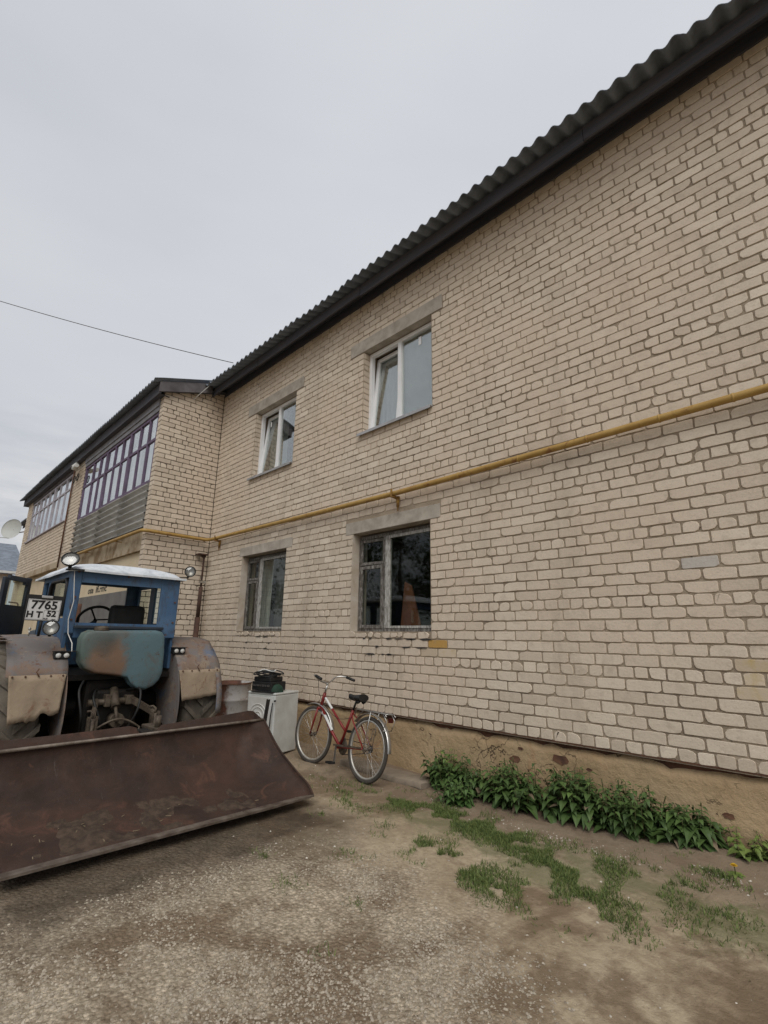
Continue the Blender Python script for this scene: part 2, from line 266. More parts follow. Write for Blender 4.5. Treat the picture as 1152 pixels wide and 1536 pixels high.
# ------------------------------------------------------------------ mesh helpers
ORIG = {}
class MB:
    def __init__(s): s.v = []; s.f = []; s.mi = []; s.tone = []; s.smooth = []
    def add(s, vs, fs, mi=0, tone=0.0, smooth=False):
        b = len(s.v); s.v += [tuple(v) for v in vs]; s.f += [tuple(i + b for i in f) for f in fs]
        s.mi += [mi] * len(fs); s.smooth += [smooth] * len(fs); s.tone += [tone] * len(vs); return s
    def box(s, x0, x1, y0, y1, z0, z1, mi=0, bev=0.0, tone=0.0, M=None):
        if x0 > x1: x0, x1 = x1, x0
        if y0 > y1: y0, y1 = y1, y0
        if z0 > z1: z0, z1 = z1, z0
        if bev:
            bm = bmesh.new(); bmesh.ops.create_cube(bm, size=1.0)
            for v in bm.verts: v.co = ((x0 + x1) / 2 + v.co.x * (x1 - x0), (y0 + y1) / 2 + v.co.y * (y1 - y0), (z0 + z1) / 2 + v.co.z * (z1 - z0))
            bmesh.ops.bevel(bm, geom=list(bm.edges), offset=bev, segments=2, affect='EDGES', profile=0.5)
            bm.verts.index_update(); vs = [v.co.copy() for v in bm.verts]; fs = [[v.index for v in f.verts] for f in bm.faces]; bm.free()
            if M: vs = [M @ v for v in vs]
            return s.add(vs, fs, mi, tone)
        vs = [Vector((x, y, z)) for x in (x0, x1) for y in (y0, y1) for z in (z0, z1)]
        if M: vs = [M @ v for v in vs]
        return s.add(vs, [(0, 1, 3, 2), (4, 6, 7, 5), (0, 4, 5, 1), (2, 3, 7, 6), (0, 2, 6, 4), (1, 5, 7, 3)], mi, tone)
    def bar(s, a, b, w, h, up=(0, 0, 1), mi=0):
        a, b = Vector(a), Vector(b); d = (b - a).normalized(); up = Vector(up); r = d.cross(up)
        if r.length < 1e-4: r = d.cross(Vector((1, 0, 0)))
        r.normalize(); u = r.cross(d); vs = []
        for p in (a, b):
            for i, j in ((-1, -1), (1, -1), (1, 1), (-1, 1)): vs.append(p + r * (i * w / 2) + u * (j * h / 2))
        return s.add(vs, [(0, 3, 2, 1), (4, 5, 6, 7), (0, 1, 5, 4), (1, 2, 6, 5), (2, 3, 7, 6), (3, 0, 4, 7)], mi)
    def tube(s, pts, r, n=8, closed=False, mi=0, cap=True):
        pts = [Vector(p) for p in pts]; m = len(pts); rr = r if isinstance(r, (list, tuple)) else [r] * m
        vs = []; u = None
        for i, p in enumerate(pts):
            if closed: d = pts[(i + 1) % m] - pts[i - 1]
            else: d = pts[min(i + 1, m - 1)] - pts[max(i - 1, 0)]
            d.normalize()
            if u is None:
                u = d.cross(Vector((0, 0, 1)));
                if u.length < 1e-3: u = d.cross(Vector((1, 0, 0)))
            u = (u - d * u.dot(d)).normalized(); w = d.cross(u)
            for j in range(n):
                a = 2 * pi * j / n; vs.append(p + (u * cos(a) + w * sin(a)) * rr[i])
        fs = []
        for i in range(m if closed else m - 1):
            for j in range(n):
                i2 = (i + 1) % m; fs.append((i * n + j, i * n + (j + 1) % n, i2 * n + (j + 1) % n, i2 * n + j))
        s.add(vs, fs, mi, 0, True)
        if cap and not closed:
            b = len(s.v) - len(vs)
            s.f += [tuple(b + j for j in reversed(range(n))), tuple(b + (m - 1) * n + j for j in range(n))]; s.mi += [mi] * 2; s.smooth += [False] * 2
        return s
    def lathe(s, prof, c, axis='Z', n=32, mi=0, ang=2 * pi, smooth=True, close=False):
        """prof: list of (radius, along axis)"""
        vs = []; fs = []; m = len(prof); c = Vector(c); full = abs(ang - 2 * pi) < 1e-6; k = n if full else n + 1
        for i in range(k):
            a = ang * i / n
            for r, h in prof:
                p = {'Z': (r * cos(a), r * sin(a), h), 'Y': (r * cos(a), h, r * sin(a)), 'X': (h, r * cos(a), r * sin(a))}[axis]
                vs.append(c + Vector(p))
        for i in range(n):
            i2 = (i + 1) % k
            for j in range(m if close else m - 1): fs.append((i * m + j, i2 * m + j, i2 * m + (j + 1) % m, i * m + (j + 1) % m))
        return s.add(vs, fs, mi, 0, smooth)
    def prism(s, poly, d, mi=0):
        """poly: list of 3D points, extruded by vector d"""
        n = len(poly); d = Vector(d); vs = [Vector(p) for p in poly] + [Vector(p) + d for p in poly]
        fs = [tuple(range(n)), tuple(reversed(range(n, 2 * n)))] + [(i, i + n, (i + 1) % n + n, (i + 1) % n) for i in range(n)]
        return s.add(vs, fs, mi)
    def sheet(s, rows, th=None, mi=0, smooth=True):
        """rows: grid of 3D points; th = thickness vector"""
        R = len(rows); C = len(rows[0]); vs = [p for r in rows for p in r]
        fs = [(i * C + j, i * C + j + 1, (i + 1) * C + j + 1, (i + 1) * C + j) for i in range(R - 1) for j in range(C - 1)]
        if th:
            th = Vector(th); n = R * C; vs = [Vector(v) for v in vs]; vs += [v + th for v in vs]
            fs2 = [tuple(reversed([i + n for i in f])) for f in fs]; ed = []
            for j in range(C - 1): ed += [(j, j + n, j + 1 + n, j + 1), ((R - 1) * C + j + 1, (R - 1) * C + j + 1 + n, (R - 1) * C + j + n, (R - 1) * C + j)]
            for i in range(R - 1): ed += [((i + 1) * C, (i + 1) * C + n, i * C + n, i * C), (i * C + C - 1, i * C + C - 1 + n, (i + 1) * C + C - 1 + n, (i + 1) * C + C - 1)]
            s.add(vs, fs + fs2, mi, 0, smooth); b = len(s.v) - len(vs)
            s.f += [tuple(b + i for i in f) for f in ed]; s.mi += [mi] * len(ed); s.smooth += [False] * len(ed); return s
        return s.add(vs, fs, mi, 0, smooth)
    def build(s, name, mats, parent=None, local=False, tone=False):
        me = bpy.data.meshes.new(name); o = bpy.data.objects.new(name, me); COL.objects.link(o)
        off = Vector((0, 0, 0))
        if parent is not None:
            o.parent = parent; ORIG[o.name] = ORIG.get(parent.name, Vector((0, 0, 0)))
            if not local: off = ORIG[o.name]
        elif s.v and not local:
            xs, ys, zs = zip(*[v[:3] for v in s.v]); off = Vector(((min(xs) + max(xs)) / 2, (min(ys) + max(ys)) / 2, min(zs)))
            o.location = off; ORIG[o.name] = off
        me.from_pydata([(v[0] - off.x, v[1] - off.y, v[2] - off.z) for v in s.v], [], s.f)
        for m in (mats if isinstance(mats, (list, tuple)) else [mats]): me.materials.append(m)
        if any(s.mi): me.polygons.foreach_set('material_index', s.mi)
        me.polygons.foreach_set('use_smooth', s.smooth)
        if tone: me.attributes.new('tone', 'FLOAT', 'POINT').data.foreach_set('value', s.tone)
        me.update(); return o
def thing(name, loc, label, cat, group=None, rot=None):
    o = bpy.data.objects.new(name, None); COL.objects.link(o); o.location = loc; o.empty_display_size = 0.2; ORIG[o.name] = Vector(loc)
    if rot: o.rotation_euler = rot
    return tag(o, label, cat, group)
def tag(o, label, cat, group=None, kind=None):
    if label: o['label'] = label
    if cat: o['category'] = cat
    if group: o['group'] = group
    if kind: o['kind'] = kind
    return o
def struct(o, kind='structure'): o['kind'] = kind; return o
def text_mesh(txt, size, name, mat, parent, M, extrude=0.0008, bold=0.0, align='CENTER'):
    cu = bpy.data.curves.new(name, 'FONT'); cu.body = txt; cu.size = size; cu.extrude = extrude; cu.offset = bold; cu.align_x = align; cu.align_y = 'CENTER'
    t = bpy.data.objects.new(name + '_tmp', cu); COL.objects.link(t); bpy.context.view_layer.update()
    me = bpy.data.meshes.new_from_object(t.evaluated_get(bpy.context.evaluated_depsgraph_get())); bpy.data.objects.remove(t); bpy.data.curves.remove(cu)
    me.transform(M); me.materials.clear(); me.materials.append(mat); me.name = name
    o = bpy.data.objects.new(name, me); COL.objects.link(o); o.parent = parent; return o
def sstep(a, b, x):
    t = max(0, min(1, (x - a) / (b - a))); return t * t * (3 - 2 * t)
def fbm(x, y, s, o=4, seed=0.0):
    return mn.fractal(Vector((x * s, y * s, seed)), 1.0, 2.0, o)
def gz(x, y):
    """ground height"""
    h = -0.612 + 0.095 * sstep(0.3, 2.6, x) * sstep(-1.1, -0.05, y) + 0.03 * sstep(-0.9, -0.1, y) * (1 - sstep(0.3, 2.6, x))
    d = sstep(60, 8, abs(x) + abs(y))
    return h + d * (0.016 * fbm(x, y, 0.9, 3, 3.1) + 0.007 * fbm(x, y, 4.2, 3, 8.2))
# ------------------------------------------------------------------ ground
def axis_pts(lo, hi, step, far):
    a = [lo + i * step for i in range(int((hi - lo) / step) + 1)]; d = step; p = lo; L_ = []
    while p > -far: d *= 1.35; p -= d; L_.append(p)
    d = step; q = a[-1]; R_ = []
    while q < far: d *= 1.35; q += d; R_.append(q)
    return L_[::-1] + a + R_
gx, gy = axis_pts(-4.0, 5.0, 0.035, 300), axis_pts(-5.2, 0.1, 0.035, 300)
gm = MB(); gm.sheet([[(x, y, gz(x, y)) for x in gx] for y in gy])
k = N('ground_dirt'); P = k.n('ShaderNodeNewGeometry').outputs['Position']
def gno(sc, d=5, r=0.6, di=0.3): return k.noise(sc, d, r, di, vec=P)
col = k.mix(k.ramp(gno(1.3), 0.32, 0.66), (0.37, 0.295, 0.20), (0.56, 0.47, 0.335))
col = k.mix(k.math('MULTIPLY', k.ramp(gno(15, 7, 0.75), 0.42, 0.66), 0.7), col, (0.28, 0.215, 0.145))
# gravel: cell stones in the trodden yard
vo = k.n('ShaderNodeTexVoronoi'); vo.inputs['Scale'].default_value = 42; k.l(P, vo.inputs['Vector'])
vo2 = k.n('ShaderNodeTexVoronoi'); vo2.inputs['Scale'].default_value = 88; k.l(P, vo2.inputs['Vector'])
sp = k.n('ShaderNodeSeparateXYZ'); k.l(P, sp.inputs[0])
# world zone: gravel lies y < about -1.9, fades toward the wall
xr_ = k.math('MULTIPLY', k.math('MAXIMUM', k.math('SUBTRACT', sp.outputs['X'], 1.75), 0.0), -0.75)
zone = k.ramp(k.math('ADD', xr_, k.math('ADD', k.math('MULTIPLY', sp.outputs['Y'], -0.42), k.math('MULTIPLY', gno(1.0, 6, 0.66, 0.6), 1.5))), 1.36, 1.72)
cs = k.n('ShaderNodeSeparateColor'); k.l(vo.outputs['Color'], cs.inputs[0])
cs2 = k.n('ShaderNodeSeparateColor'); k.l(vo2.outputs['Color'], cs2.inputs[0])
grav = k.mix(cs.outputs[0], (0.25, 0.205, 0.15), (0.76, 0.655, 0.50))
grav = k.mix(k.math('MULTIPLY', k.ramp(vo.outputs['Distance'], 0.35, 0.75), 0.85), grav, (0.29, 0.235, 0.165))
grav = k.mix(k.math('MULTIPLY', k.ramp(cs2.outputs[0], 0.45, 0.55), 0.5), grav, k.mix(cs2.outputs[1], (0.23, 0.185, 0.135), (0.72, 0.62, 0.475)))
col = k.mix(k.math('MULTIPLY', zone, 0.85), col, grav)
# damp brown earth patches
br = k.ramp(k.math('ADD', gno(0.75, 5, 0.62, 0.8), k.math('MULTIPLY', gno(5, 6, 0.7), 0.30)), 0.61, 0.70)
col = k.mix(k.math('MULTIPLY', br, 0.75), col, (0.175, 0.12, 0.075))
# dark earth by the tractor, with the blade's soft shadow painted in
shade_x = k.ramp(k.math('ADD', k.math('MULTIPLY', sp.outputs['X'], -1.0), k.math('MULTIPLY', gno(1.6, 6, 0.68, 0.5), 0.9)), -0.25, 0.45)
shade_y = k.ramp(k.math('ADD', k.math('ABSOLUTE', k.math('ADD', sp.outputs['Y'], 2.75)), k.math('MULTIPLY', gno(1.9, 5, 0.65), 0.6)), 1.35, 1.8, (1, 1, 1, 1), (0, 0, 0, 1))
col = k.mix(k.math('MULTIPLY', k.math('MULTIPLY', shade_x, shade_y), 0.85), col, k.mix(k.ramp(gno(9, 6, 0.7), 0.4, 0.65), (0.055, 0.040, 0.028), (0.115, 0.084, 0.058)))
# bare dark soil close to the wall
wl = k.ramp(k.math('ADD', sp.outputs['Y'], k.math('MULTIPLY', gno(3, 5), 0.5)), -0.55, -0.1)
q = k.n('ShaderNodeMapRange'); q.inputs['From Min'].default_value = -0.95; q.inputs['From Max'].default_value = -0.45; k.l(k.math('ADD', sp.outputs['Y'], k.math('MULTIPLY', gno(3, 5), 0.3)), q.inputs['Value'])
col = k.mix(k.math('MULTIPLY', q.outputs[0], 0.7), col, (0.21, 0.158, 0.112))
# thin moss / low turf film
gq = k.ramp(k.math('ADD', k.math('MULTIPLY', k.math('ABSOLUTE', k.math('ADD', sp.outputs['Y'], 1.05)), -0.42), gno(2.2, 6, 0.7, 0.5)), 0.36, 0.52)
gq2 = k.ramp(sp.outputs['X'], -0.2, 0.5)
col = k.mix(k.math('MULTIPLY', k.math('MULTIPLY', gq, gq2), 0.6), col, (0.135, 0.145, 0.065))
hb = k.math('ADD', k.math('MULTIPLY', k.math('MULTIPLY', k.math('SUBTRACT', 0.9, vo.outputs['Distance']), zone), 0.9), k.math('ADD', k.noise(30, 6, 0.7, 0, vec=P), k.math('MULTIPLY', k.noise(110, 4, 0.7, 0, vec=P), 0.4)))
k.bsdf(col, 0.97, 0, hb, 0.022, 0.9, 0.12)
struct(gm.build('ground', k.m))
# ------------------------------------------------------------------ brickwork
P_ROW = 0.1
def brick(mb, O, U, Nn, u0, u1, z0, z1, mi, tone, rag=1.0):
    """one rounded, slightly chipped brick; U along wall, Nn outward"""
    rnd = random.random; j = 0.0026 * rag
    cr = [0.005 + 0.013 * rnd() ** 2 * rag + (0.030 * rnd() if rnd() < 0.26 * rag else 0) for _ in range(4)]
    w = u1 - u0; hh = z1 - z0; cr = [min(c, w * 0.4, hh * 0.45) for c in cr]; pts = []
    cs_ = [(u0, z0, 1, 1), (u1, z0, -1, 1), (u1, z1, -1, -1), (u0, z1, 1, -1)]
    for q, (a, b, sa, sb) in enumerate(cs_):
        r = cr[q]; r2 = r * (0.8 + 1.3 * rnd())
        if q % 2 == 0: seq = [(a, b + sb * r), (a + sa * r2 * .28, b + sb * r * .28), (a + sa * r2, b)]
        else: seq = [(a + sa * r2, b), (a + sa * r2 * .28, b + sb * r * .28), (a, b + sb * r)]
        pts += seq
        # wobble in the long edges
        if q == 0 and w > 0.16: pts += [(u0 + w * (.3 + .15 * rnd()), b), (u0 + w * (.6 + .15 * rnd()), b)]
        if q == 2 and w > 0.16: pts += [(u0 + w * (.75 - .15 * rnd()), b), (u0 + w * (.4 - .15 * rnd()), b)]
    pts = [(a + (rnd() - .5) * 2 * j, b + (rnd() - .5) * 2 * j) for a, b in pts]
    cu, cz = (u0 + u1) / 2, (z0 + z1) / 2; n = len(pts)
    d = (rnd() - .5) * 0.005; rings = []
    tu, tz = (rnd() - .5) * 0.012, (rnd() - .5) * 0.02
    for ins, dep in ((0, -0.03), (0, -0.0045), (0.0020, -0.0008), (0.0042, 0.0)):
        ring = []
        for a, b in pts:
            da, db = cu - a, cz - b; l = max(1e-6, sqrt(da * da + db * db)); a2, b2 = a + da / l * ins * 1.2, b + db / l * ins
            dd = dep + d + tu * (a2 - cu) + tz * (b2 - cz)
            ring.append(O + U * a2 + Nn * dd + Vector((0, 0, b2)))
        rings += ring
    fs = []
    for i in range(3):
        for q in range(n): fs.append((i * n + q, i * n + (q + 1) % n, (i + 1) * n + (q + 1) % n, (i + 1) * n + q))
    fs.append(tuple(range(3 * n, 4 * n)))
    mb.add(rings, fs, mi, tone)
def brick_wall(mb, O, U, Nn, u_lo, u_hi, row0, row1, openings=(), phase=0.0, special=None, headers=True, rag=1.0, top=None):
    for r in range(row0, row1):
        z0 = r * P_ROW; z1 = z0 + 0.0875
        head = headers and r % 6 == 0
        pitch = 0.13 if head else 0.26
        off = phase + (0.0 if head else (0.195 if r % 2 else 0.065)) + (random.random() - .5) * 0.03
        if r == 13 or r == 12: off = phase + (0.0 if head else 0.195)
        segs = [(u_lo, u_hi)]
        for (a, b, c, d) in openings:
            if z0 + 0.03 < d and z1 - 0.03 > c:
                ns = []
                for s0, s1 in segs:
                    if b <= s0 or a >= s1: ns.append((s0, s1)); continue
                    if a > s0: ns.append((s0, a - 0.004))
                    if b < s1: ns.append((b + 0.004, s1))
                segs = ns
        for s0, s1 in segs:
            if top:  # sloping top edge (u, z)
                pass
            e_ = [s0]; i = math.floor((s0 - off) / pitch) + 1
            while off + i * pitch < s1:
                p = off + i * pitch + (random.random() - .5) * (0.014 if head else 0.030)
                if p - e_[-1] > 0.055 and s1 - p > 0.05: e_.append(p)
                i += 1
            e_.append(s1)
            for a, b in zip(e_[:-1], e_[1:]):
                if top and z1 > top((a + b) / 2): continue
                jt = 0.0054 + random.random() * 0.0030
                lo = 0 if a == s0 and s0 == u_lo else jt; hi = 0 if b == s1 and s1 == u_hi else jt
                if b - a - lo - hi < 0.02: continue
                t = min(1, max(0, random.gauss(0.5, 0.27))); mi = 0
                if special: mi = special((a + b) / 2, z0 + .05, a, b)
                zj = (random.random() - .5) * 0.005
                brick(mb, O, U, Nn, a + lo, b - hi, z0 + zj + 0.0005, z1 + zj, mi, t, rag)
X_, Y_ = Vector((1, 0, 0)), Vector((0, 1, 0))
BLD = thing('apartment_building', (-6.2, 0.0, -0.6), 'two-storey pale brick apartment building with projecting glazed loggia bay and dark corrugated roof', 'building')
def part(mb, name, mat, parent=BLD, **kw): return mb.build(name, mat, parent, **kw)
# window openings (x0, x1, z0, z1) and lintels
WIN = {'W1': (-1.485, -0.115, 3.90, 5.31), 'W2': (-4.70, -3.315, 3.90, 5.31), 'W3': (-1.62, -0.17, 0.985, 2.36), 'W4': (-4.77, -3.32, 0.985, 2.36)}
LINT = {'W1': (-1.80, 0.085, 5.31, 5.53), 'W2': (-5.02, -3.09, 5.31, 5.53), 'W3': (-1.775, 0.0, 2.36, 2.54), 'W4': (-4.88, -3.145, 2.36, 2.53)}
ops_b = list(LINT.values()) + [(a, b, c - (0.09 if c < 2 else 0), d) for a, b, c, d in WIN.values()]
XR = 7.0; XL = -27.0; XB = -6.2; YB = -1.31; XBL = -19.4
def spec_main(u, z, a, b):
    if abs(u + 0.03) < 0.14 and abs(z - 0.85) < 0.05: return 1
    if abs(u + 0.03) < 0.2 and 0.7 < z < 0.8: return 2
    if 2.8 < u < 3.25 and 0.5 < z < 0.82: return 2
    if abs(u - 2.69) < 0.11 and abs(z - 1.55) < 0.05: return 3
    return 0
bw = MB()
brick_wall(bw, Vector((0, 0, 0)), X_, -Y_, XB, 4.9, 0, 62, ops_b, 0.0, spec_main)
part(bw, 'wall', [BRICK, BRICK_Y, BRICK_S, BRICK_G], tone=True)
# bay: near side wall (plane x = XB) and front pier, brick parapet
bs = MB()
topf = lambda u: 6.36 + (-u) * 0.0 - (u) * 0.34 if u >= 0 else 6.3
brick_wall(bs, Vector((XB, 0, 0)), -Y_, X_, 0.012, -YB, 0, 63, (), 0.05, None, True, 0.9, top=lambda u: 6.36 - 0.36 * u)
brick_wall(bs, Vector((0, YB, 0)), X_, -Y_, -6.385, XB, 0, 60, (), 0.0, None, True, 0.7)
brick_wall(bs, Vector((0, YB, 0)), X_, -Y_, -12.95, -11.72, 29, 58, (), 0.1, None, True, 0.7)
brick_wall(bs, Vector((0, YB, 0)), X_, -Y_, -18.55, -12.95, 29, 41, (), 0.2, None, True, 0.6)
brick_wall(bs, Vector((0, YB, 0)), X_, -Y_, XBL, -18.55, 29, 60, (), 0.2, None, True, 0.6)
part(bs, 'bay_wall', [BRICK], tone=True)
# mortar backing sheets (with holes), 9 mm behind the brick faces
def holed(mb, x0, x1, z0, z1, holes, yf, yb):
    xs = sorted({x0, x1, *[h[0] for h in holes], *[h[1] for h in holes]}); zs = sorted({z0, z1, *[h[2] for h in holes], *[h[3] for h in holes]})
    for a, b in zip(xs[:-1], xs[1:]):
        for c, d in zip(zs[:-1], zs[1:]):
            if any(h[0] <= a and b <= h[1] and h[2] <= c and d <= h[3] for h in holes): continue
            mb.add([(a, yf, c), (b, yf, c), (b, yf, d), (a, yf, d)], [(0, 1, 2, 3)])
mo = MB(); holed(mo, XB, XR, -0.02, 6.36, list(WIN.values()), 0.0080, 0.3)
part(mo, 'mortar_bed', MORTAR); mo = MB()
mo.add([(XB - 0.0095, 0.02, -0.6), (XB - 0.0095, YB, -0.6), (XB - 0.0095, YB, 5.89), (XB - 0.0095, 0.02, 6.35)], [(0, 1, 2, 3)])
part(mo, 'bay_mortar_bed', MORTAR_D)
mo = MB(); holed(mo, -6.385, XB - 0.0095, -0.6, 6.0, [], YB + 0.0095, 0)
mo.add([(-6.385, YB + .0095, -.6), (-6.385, -1.0, -.6), (-6.385, -1.0, 6.0), (-6.385, YB + .0095, 6.0)], [(0, 1, 2, 3)]); part(mo, 'pier_mortar_bed', MORTAR_D)
mo = MB(); holed(mo, -12.95, -11.72, 2.9, 5.8, [], YB + 0.0095, 0)
holed(mo, XBL, -12.95, 2.9, 6.0, [(-18.55, -12.95, 4.1, 6.0)], YB + 0.0095, 0)
# returns of the pier ends
mo.add([(-11.72, YB + .0095, 2.9), (-11.72, -1.0, 2.9), (-11.72, -1.0, 5.8), (-11.72, YB + .0095, 5.8)], [(0, 3, 2, 1)])
part(mo, 'bay_mortar_bed', MORTAR_D)
# window reveals: left jamb, right jamb, head, sill bed
for nm in WIN:
    x0, x1, z0, z1 = WIN[nm]; up = nm in ('W1', 'W2'); rv = MB()
    rv.box(x0 - 0.12, x0, 0.0105, 0.30, z0 - 0.02, z1); rv.box(x1, x1 + 0.12, 0.0105, 0.30, z0 - 0.02, z1)
    if not up: rv.box(x0 - 0.0002, x0 + 0.012, -0.004, 0.13, z0 - .03, z1 - .002)
    rv.box(x0 - .12, x1 + .12, 0.0105, 0.30, z0 - 0.10, z0 - 0.0205); rv.box(x0 - .12, x1 + .12, 0.125, 0.30, z1 + .0005, z1 + 0.1)
    part(rv, 'reveal', MORTAR if up else PLASTER)
    if up:
        rb = MB(); brick_wall(rb, Vector((x0 + 0.008, 0, 0)), Y_, X_, 0.012, 0.15, 39, 53, (), 0.04, None, True, 0.8); part(rb, 'reveal_brick', [BRICK], tone=True)
    a, b, c, d = LINT[nm]; lm = MB(); lm.box(a, b, -0.006, 0.12, c + 0.001, d, bev=0.006); part(lm, 'lintel', CONC)
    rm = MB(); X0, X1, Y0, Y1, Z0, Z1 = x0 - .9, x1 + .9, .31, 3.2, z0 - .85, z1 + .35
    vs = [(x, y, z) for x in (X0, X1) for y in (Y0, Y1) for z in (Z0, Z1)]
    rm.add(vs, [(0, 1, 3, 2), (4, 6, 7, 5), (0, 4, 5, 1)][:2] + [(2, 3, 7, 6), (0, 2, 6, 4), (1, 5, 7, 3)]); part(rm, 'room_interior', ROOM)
# plinth: rough rendered band set back below the overhanging brick, torn edge on top
pm = MB(); xs = [XB + i * 0.05 for i in range(int((XR - XB) / 0.05) + 1)]; rows = []
for zi in range(17):
    t = zi / 16; row = []
    for x in xs:
        ztop = -0.045 + 0.022 * fbm(x, 0, 2.3, 4, 5.5) - 0.03 * sstep(0.25, 0.6, fbm(x, 1, 3.7, 3, 1.5))
        z = -0.75 + t * (ztop + 0.75); y = 0.035 + 0.012 * fbm(x, z * 1.6, 2.6, 4, 2.2)
        if zi == 16: y += 0.035
        row.append((x, y, z))
    rows.append(row)
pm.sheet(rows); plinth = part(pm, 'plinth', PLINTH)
pg = MB(); pg.add([(XB, 0.075, -0.2), (XR, 0.075, -0.2), (XR, 0.075, 0.02), (XB, 0.075, 0.02)], [(0, 1, 2, 3)])
pg.box(XB, XR, 0.004, 0.075, -0.012, 0.001); pg.build('plinth_gap', DARK if False else RUST, plinth)
for (cx, cz, r) in ((1.33, -0.165, 0.062), (0.86, -0.235, 0.045), (0.93, -0.13, 0.02), (1.6, -0.2, 0.02), (2.62, -0.33, 0.03), (3.1, -0.2, 0.04)):
    sm = MB(); n = 14; ring = []
    for i in range(n):
        a = 2 * pi * i / n; q = r * (0.75 + 0.4 * random.random()); x, z = cx + q * 1.35 * cos(a), cz + q * 0.7 * sin(a)
        ring.append((x, 0.035 + 0.012 * fbm(x, z * 1.6, 2.6, 4, 2.2) - 0.006, z))
    y0 = sum(p[1] for p in ring) / n
    sm.add(ring + [(cx, y0 + 0.004, cz)], [(i, (i + 1) % n, n) for i in range(n)]); sm.build('broken_patch', RUST, plinth)
# ------------------------------------------------------------------ roof and eaves
WL = 0.168
def slate(mb, x0, x1, ye, ze, yt, zt, amp=0.030, jit=0.028):
    """corrugated sheets from eave (ye, ze) up to (yt, zt)"""
    n = int((x1 - x0) / WL * 8); sheets = 7 * WL; rows_ = [[], [], []]
    off = {}
    for i in range(n + 1):
        x = x0 + (x1 - x0) * i / n; s_ = int((x - x0) / sheets)
        if s_ not in off: off[s_] = ((random.random() - .5) * 2 * jit, (random.random() - .5) * jit)
        h = amp * cos(2 * pi * x / WL); jy, jz = off[s_]
        rows_[0].append((x, ye + jy, ze + h + jz)); rows_[1].append((x, ye + (yt - ye) * 0.15, ze + (zt - ze) * .15 + h + jz)); rows_[2].append((x, yt, zt + h))
    mb.sheet(rows_, (0, 0.002, 0.009))
rf = MB(); slate(rf, XL - 0.3, 5.3, -0.52, 6.235, 5.0, 8.35); rf.sheet([[(XL - .3, 5.0, 8.36), (5.3, 5.0, 8.36)], [(XL - .3, 10.5, 6.25), (5.3, 10.5, 6.25)]], (0, 0, .02))
roof = part(rf, 'roof', SLATE)
random.seed(3); x = 5.2
while x > XL:
    l = random.uniform(2.6, 4.1); x2 = max(XL, x - l); a, b, dy = random.uniform(-.012, .012), random.uniform(-.012, .012), random.uniform(-.008, .008)
    fm = MB(); fm.prism([(x2 + .003, -0.30 + dy, 6.095 + a), (x - .003, -0.30 + dy, 6.095 + b), (x - .003, -0.30 + dy, 6.272), (x2 + .003, -0.30 + dy, 6.272)], (0, .028, 0)); fm.build('fascia_board', SOFFIT, roof); x = x2
fm = MB(); fm.prism([(XL, -0.279, 6.25), (XL, 0.05, 6.375), (XL, 0.05, 6.40), (XL, -0.279, 6.275)], (5.2 - XL, 0, 0)); fm.build('eave_boarding', SOFFIT, roof)
fm = MB(); fm.box(XL, 5.2, -0.012, 0.03, 6.195, 6.37); fm.build('wall_plate', SOFFIT, roof)
for i in range(26):    # rafter tails carrying the sheets
    x = 4.6 - i * 1.2
    if x < XL: break
rf2 = MB(); slate(rf2, XBL - 0.42, XB + 0.16, -1.62, 5.945, -0.3, 6.41)
broof = part(rf2, 'bay_roof', SLATE)
fm = MB(); fm.box(XBL - .3, XB + .10, -1.45, -1.42, 5.72, 5.95); fm.build('fascia', SOFFIT, broof)
fm = MB(); fm.box(XBL - .3, XB + .03, -1.42, -1.22, 5.725, 5.74); fm.build('soffit', SOFFIT, broof)
fm = MB(); fm.prism([(XB + .12, -1.47, 5.74), (XB + .12, -0.36, 6.13), (XB + .12, -0.36, 6.36), (XB + .12, -1.47, 5.965)], (-.03, 0, 0)); fm.build('bargeboard', BARGE, broof)
fm = MB(); fm.prism([(XB + .09, -1.42, 5.78), (XB + .09, -0.02, 6.25), (XB + .09, -0.02, 6.30), (XB + .09, -1.42, 5.83)], (-.12, 0, 0)); fm.build('gable_soffit', SOFFIT, broof)
# ------------------------------------------------------------------ PVC and old timber windows
def frame_bars(mb, x0, x1, z0, z1, y0, y1, w, bev=0.004, M=None):
    mb.box(x0, x0 + w, y0, y1, z0, z1, bev=bev, M=M); mb.box(x1 - w, x1, y0, y1, z0, z1, bev=bev, M=M)
    mb.box(x0 + w, x1 - w, y0 + .0015, y1 - .0015, z0, z0 + w, bev=bev, M=M); mb.box(x0 + w, x1 - w, y0 + .0015, y1 - .0015, z1 - w, z1, bev=bev, M=M)
def pane(x0, x1, z0, z1, y, parent, mat=None, M=None, name='pane'):
    g = MB(); g.box(x0, x1, y, y + 0.006, z0, z1, M=M); return g.build(name, mat or GLASS, parent)
def wavy(x0, x1, z0, z1, y, amp=0.02, wl=0.09):
    m = MB(); n = max(8, int((x1 - x0) / wl * 6)); rows_ = []
    for z in (z0, (z0 + z1) / 2, z1): rows_.append([(x0 + (x1 - x0) * i / n, y + amp * sin(2 * pi * (x0 + (x1 - x0) * i / n) / wl + z), z) for i in range(n + 1)])
    m.sheet(rows_); return m
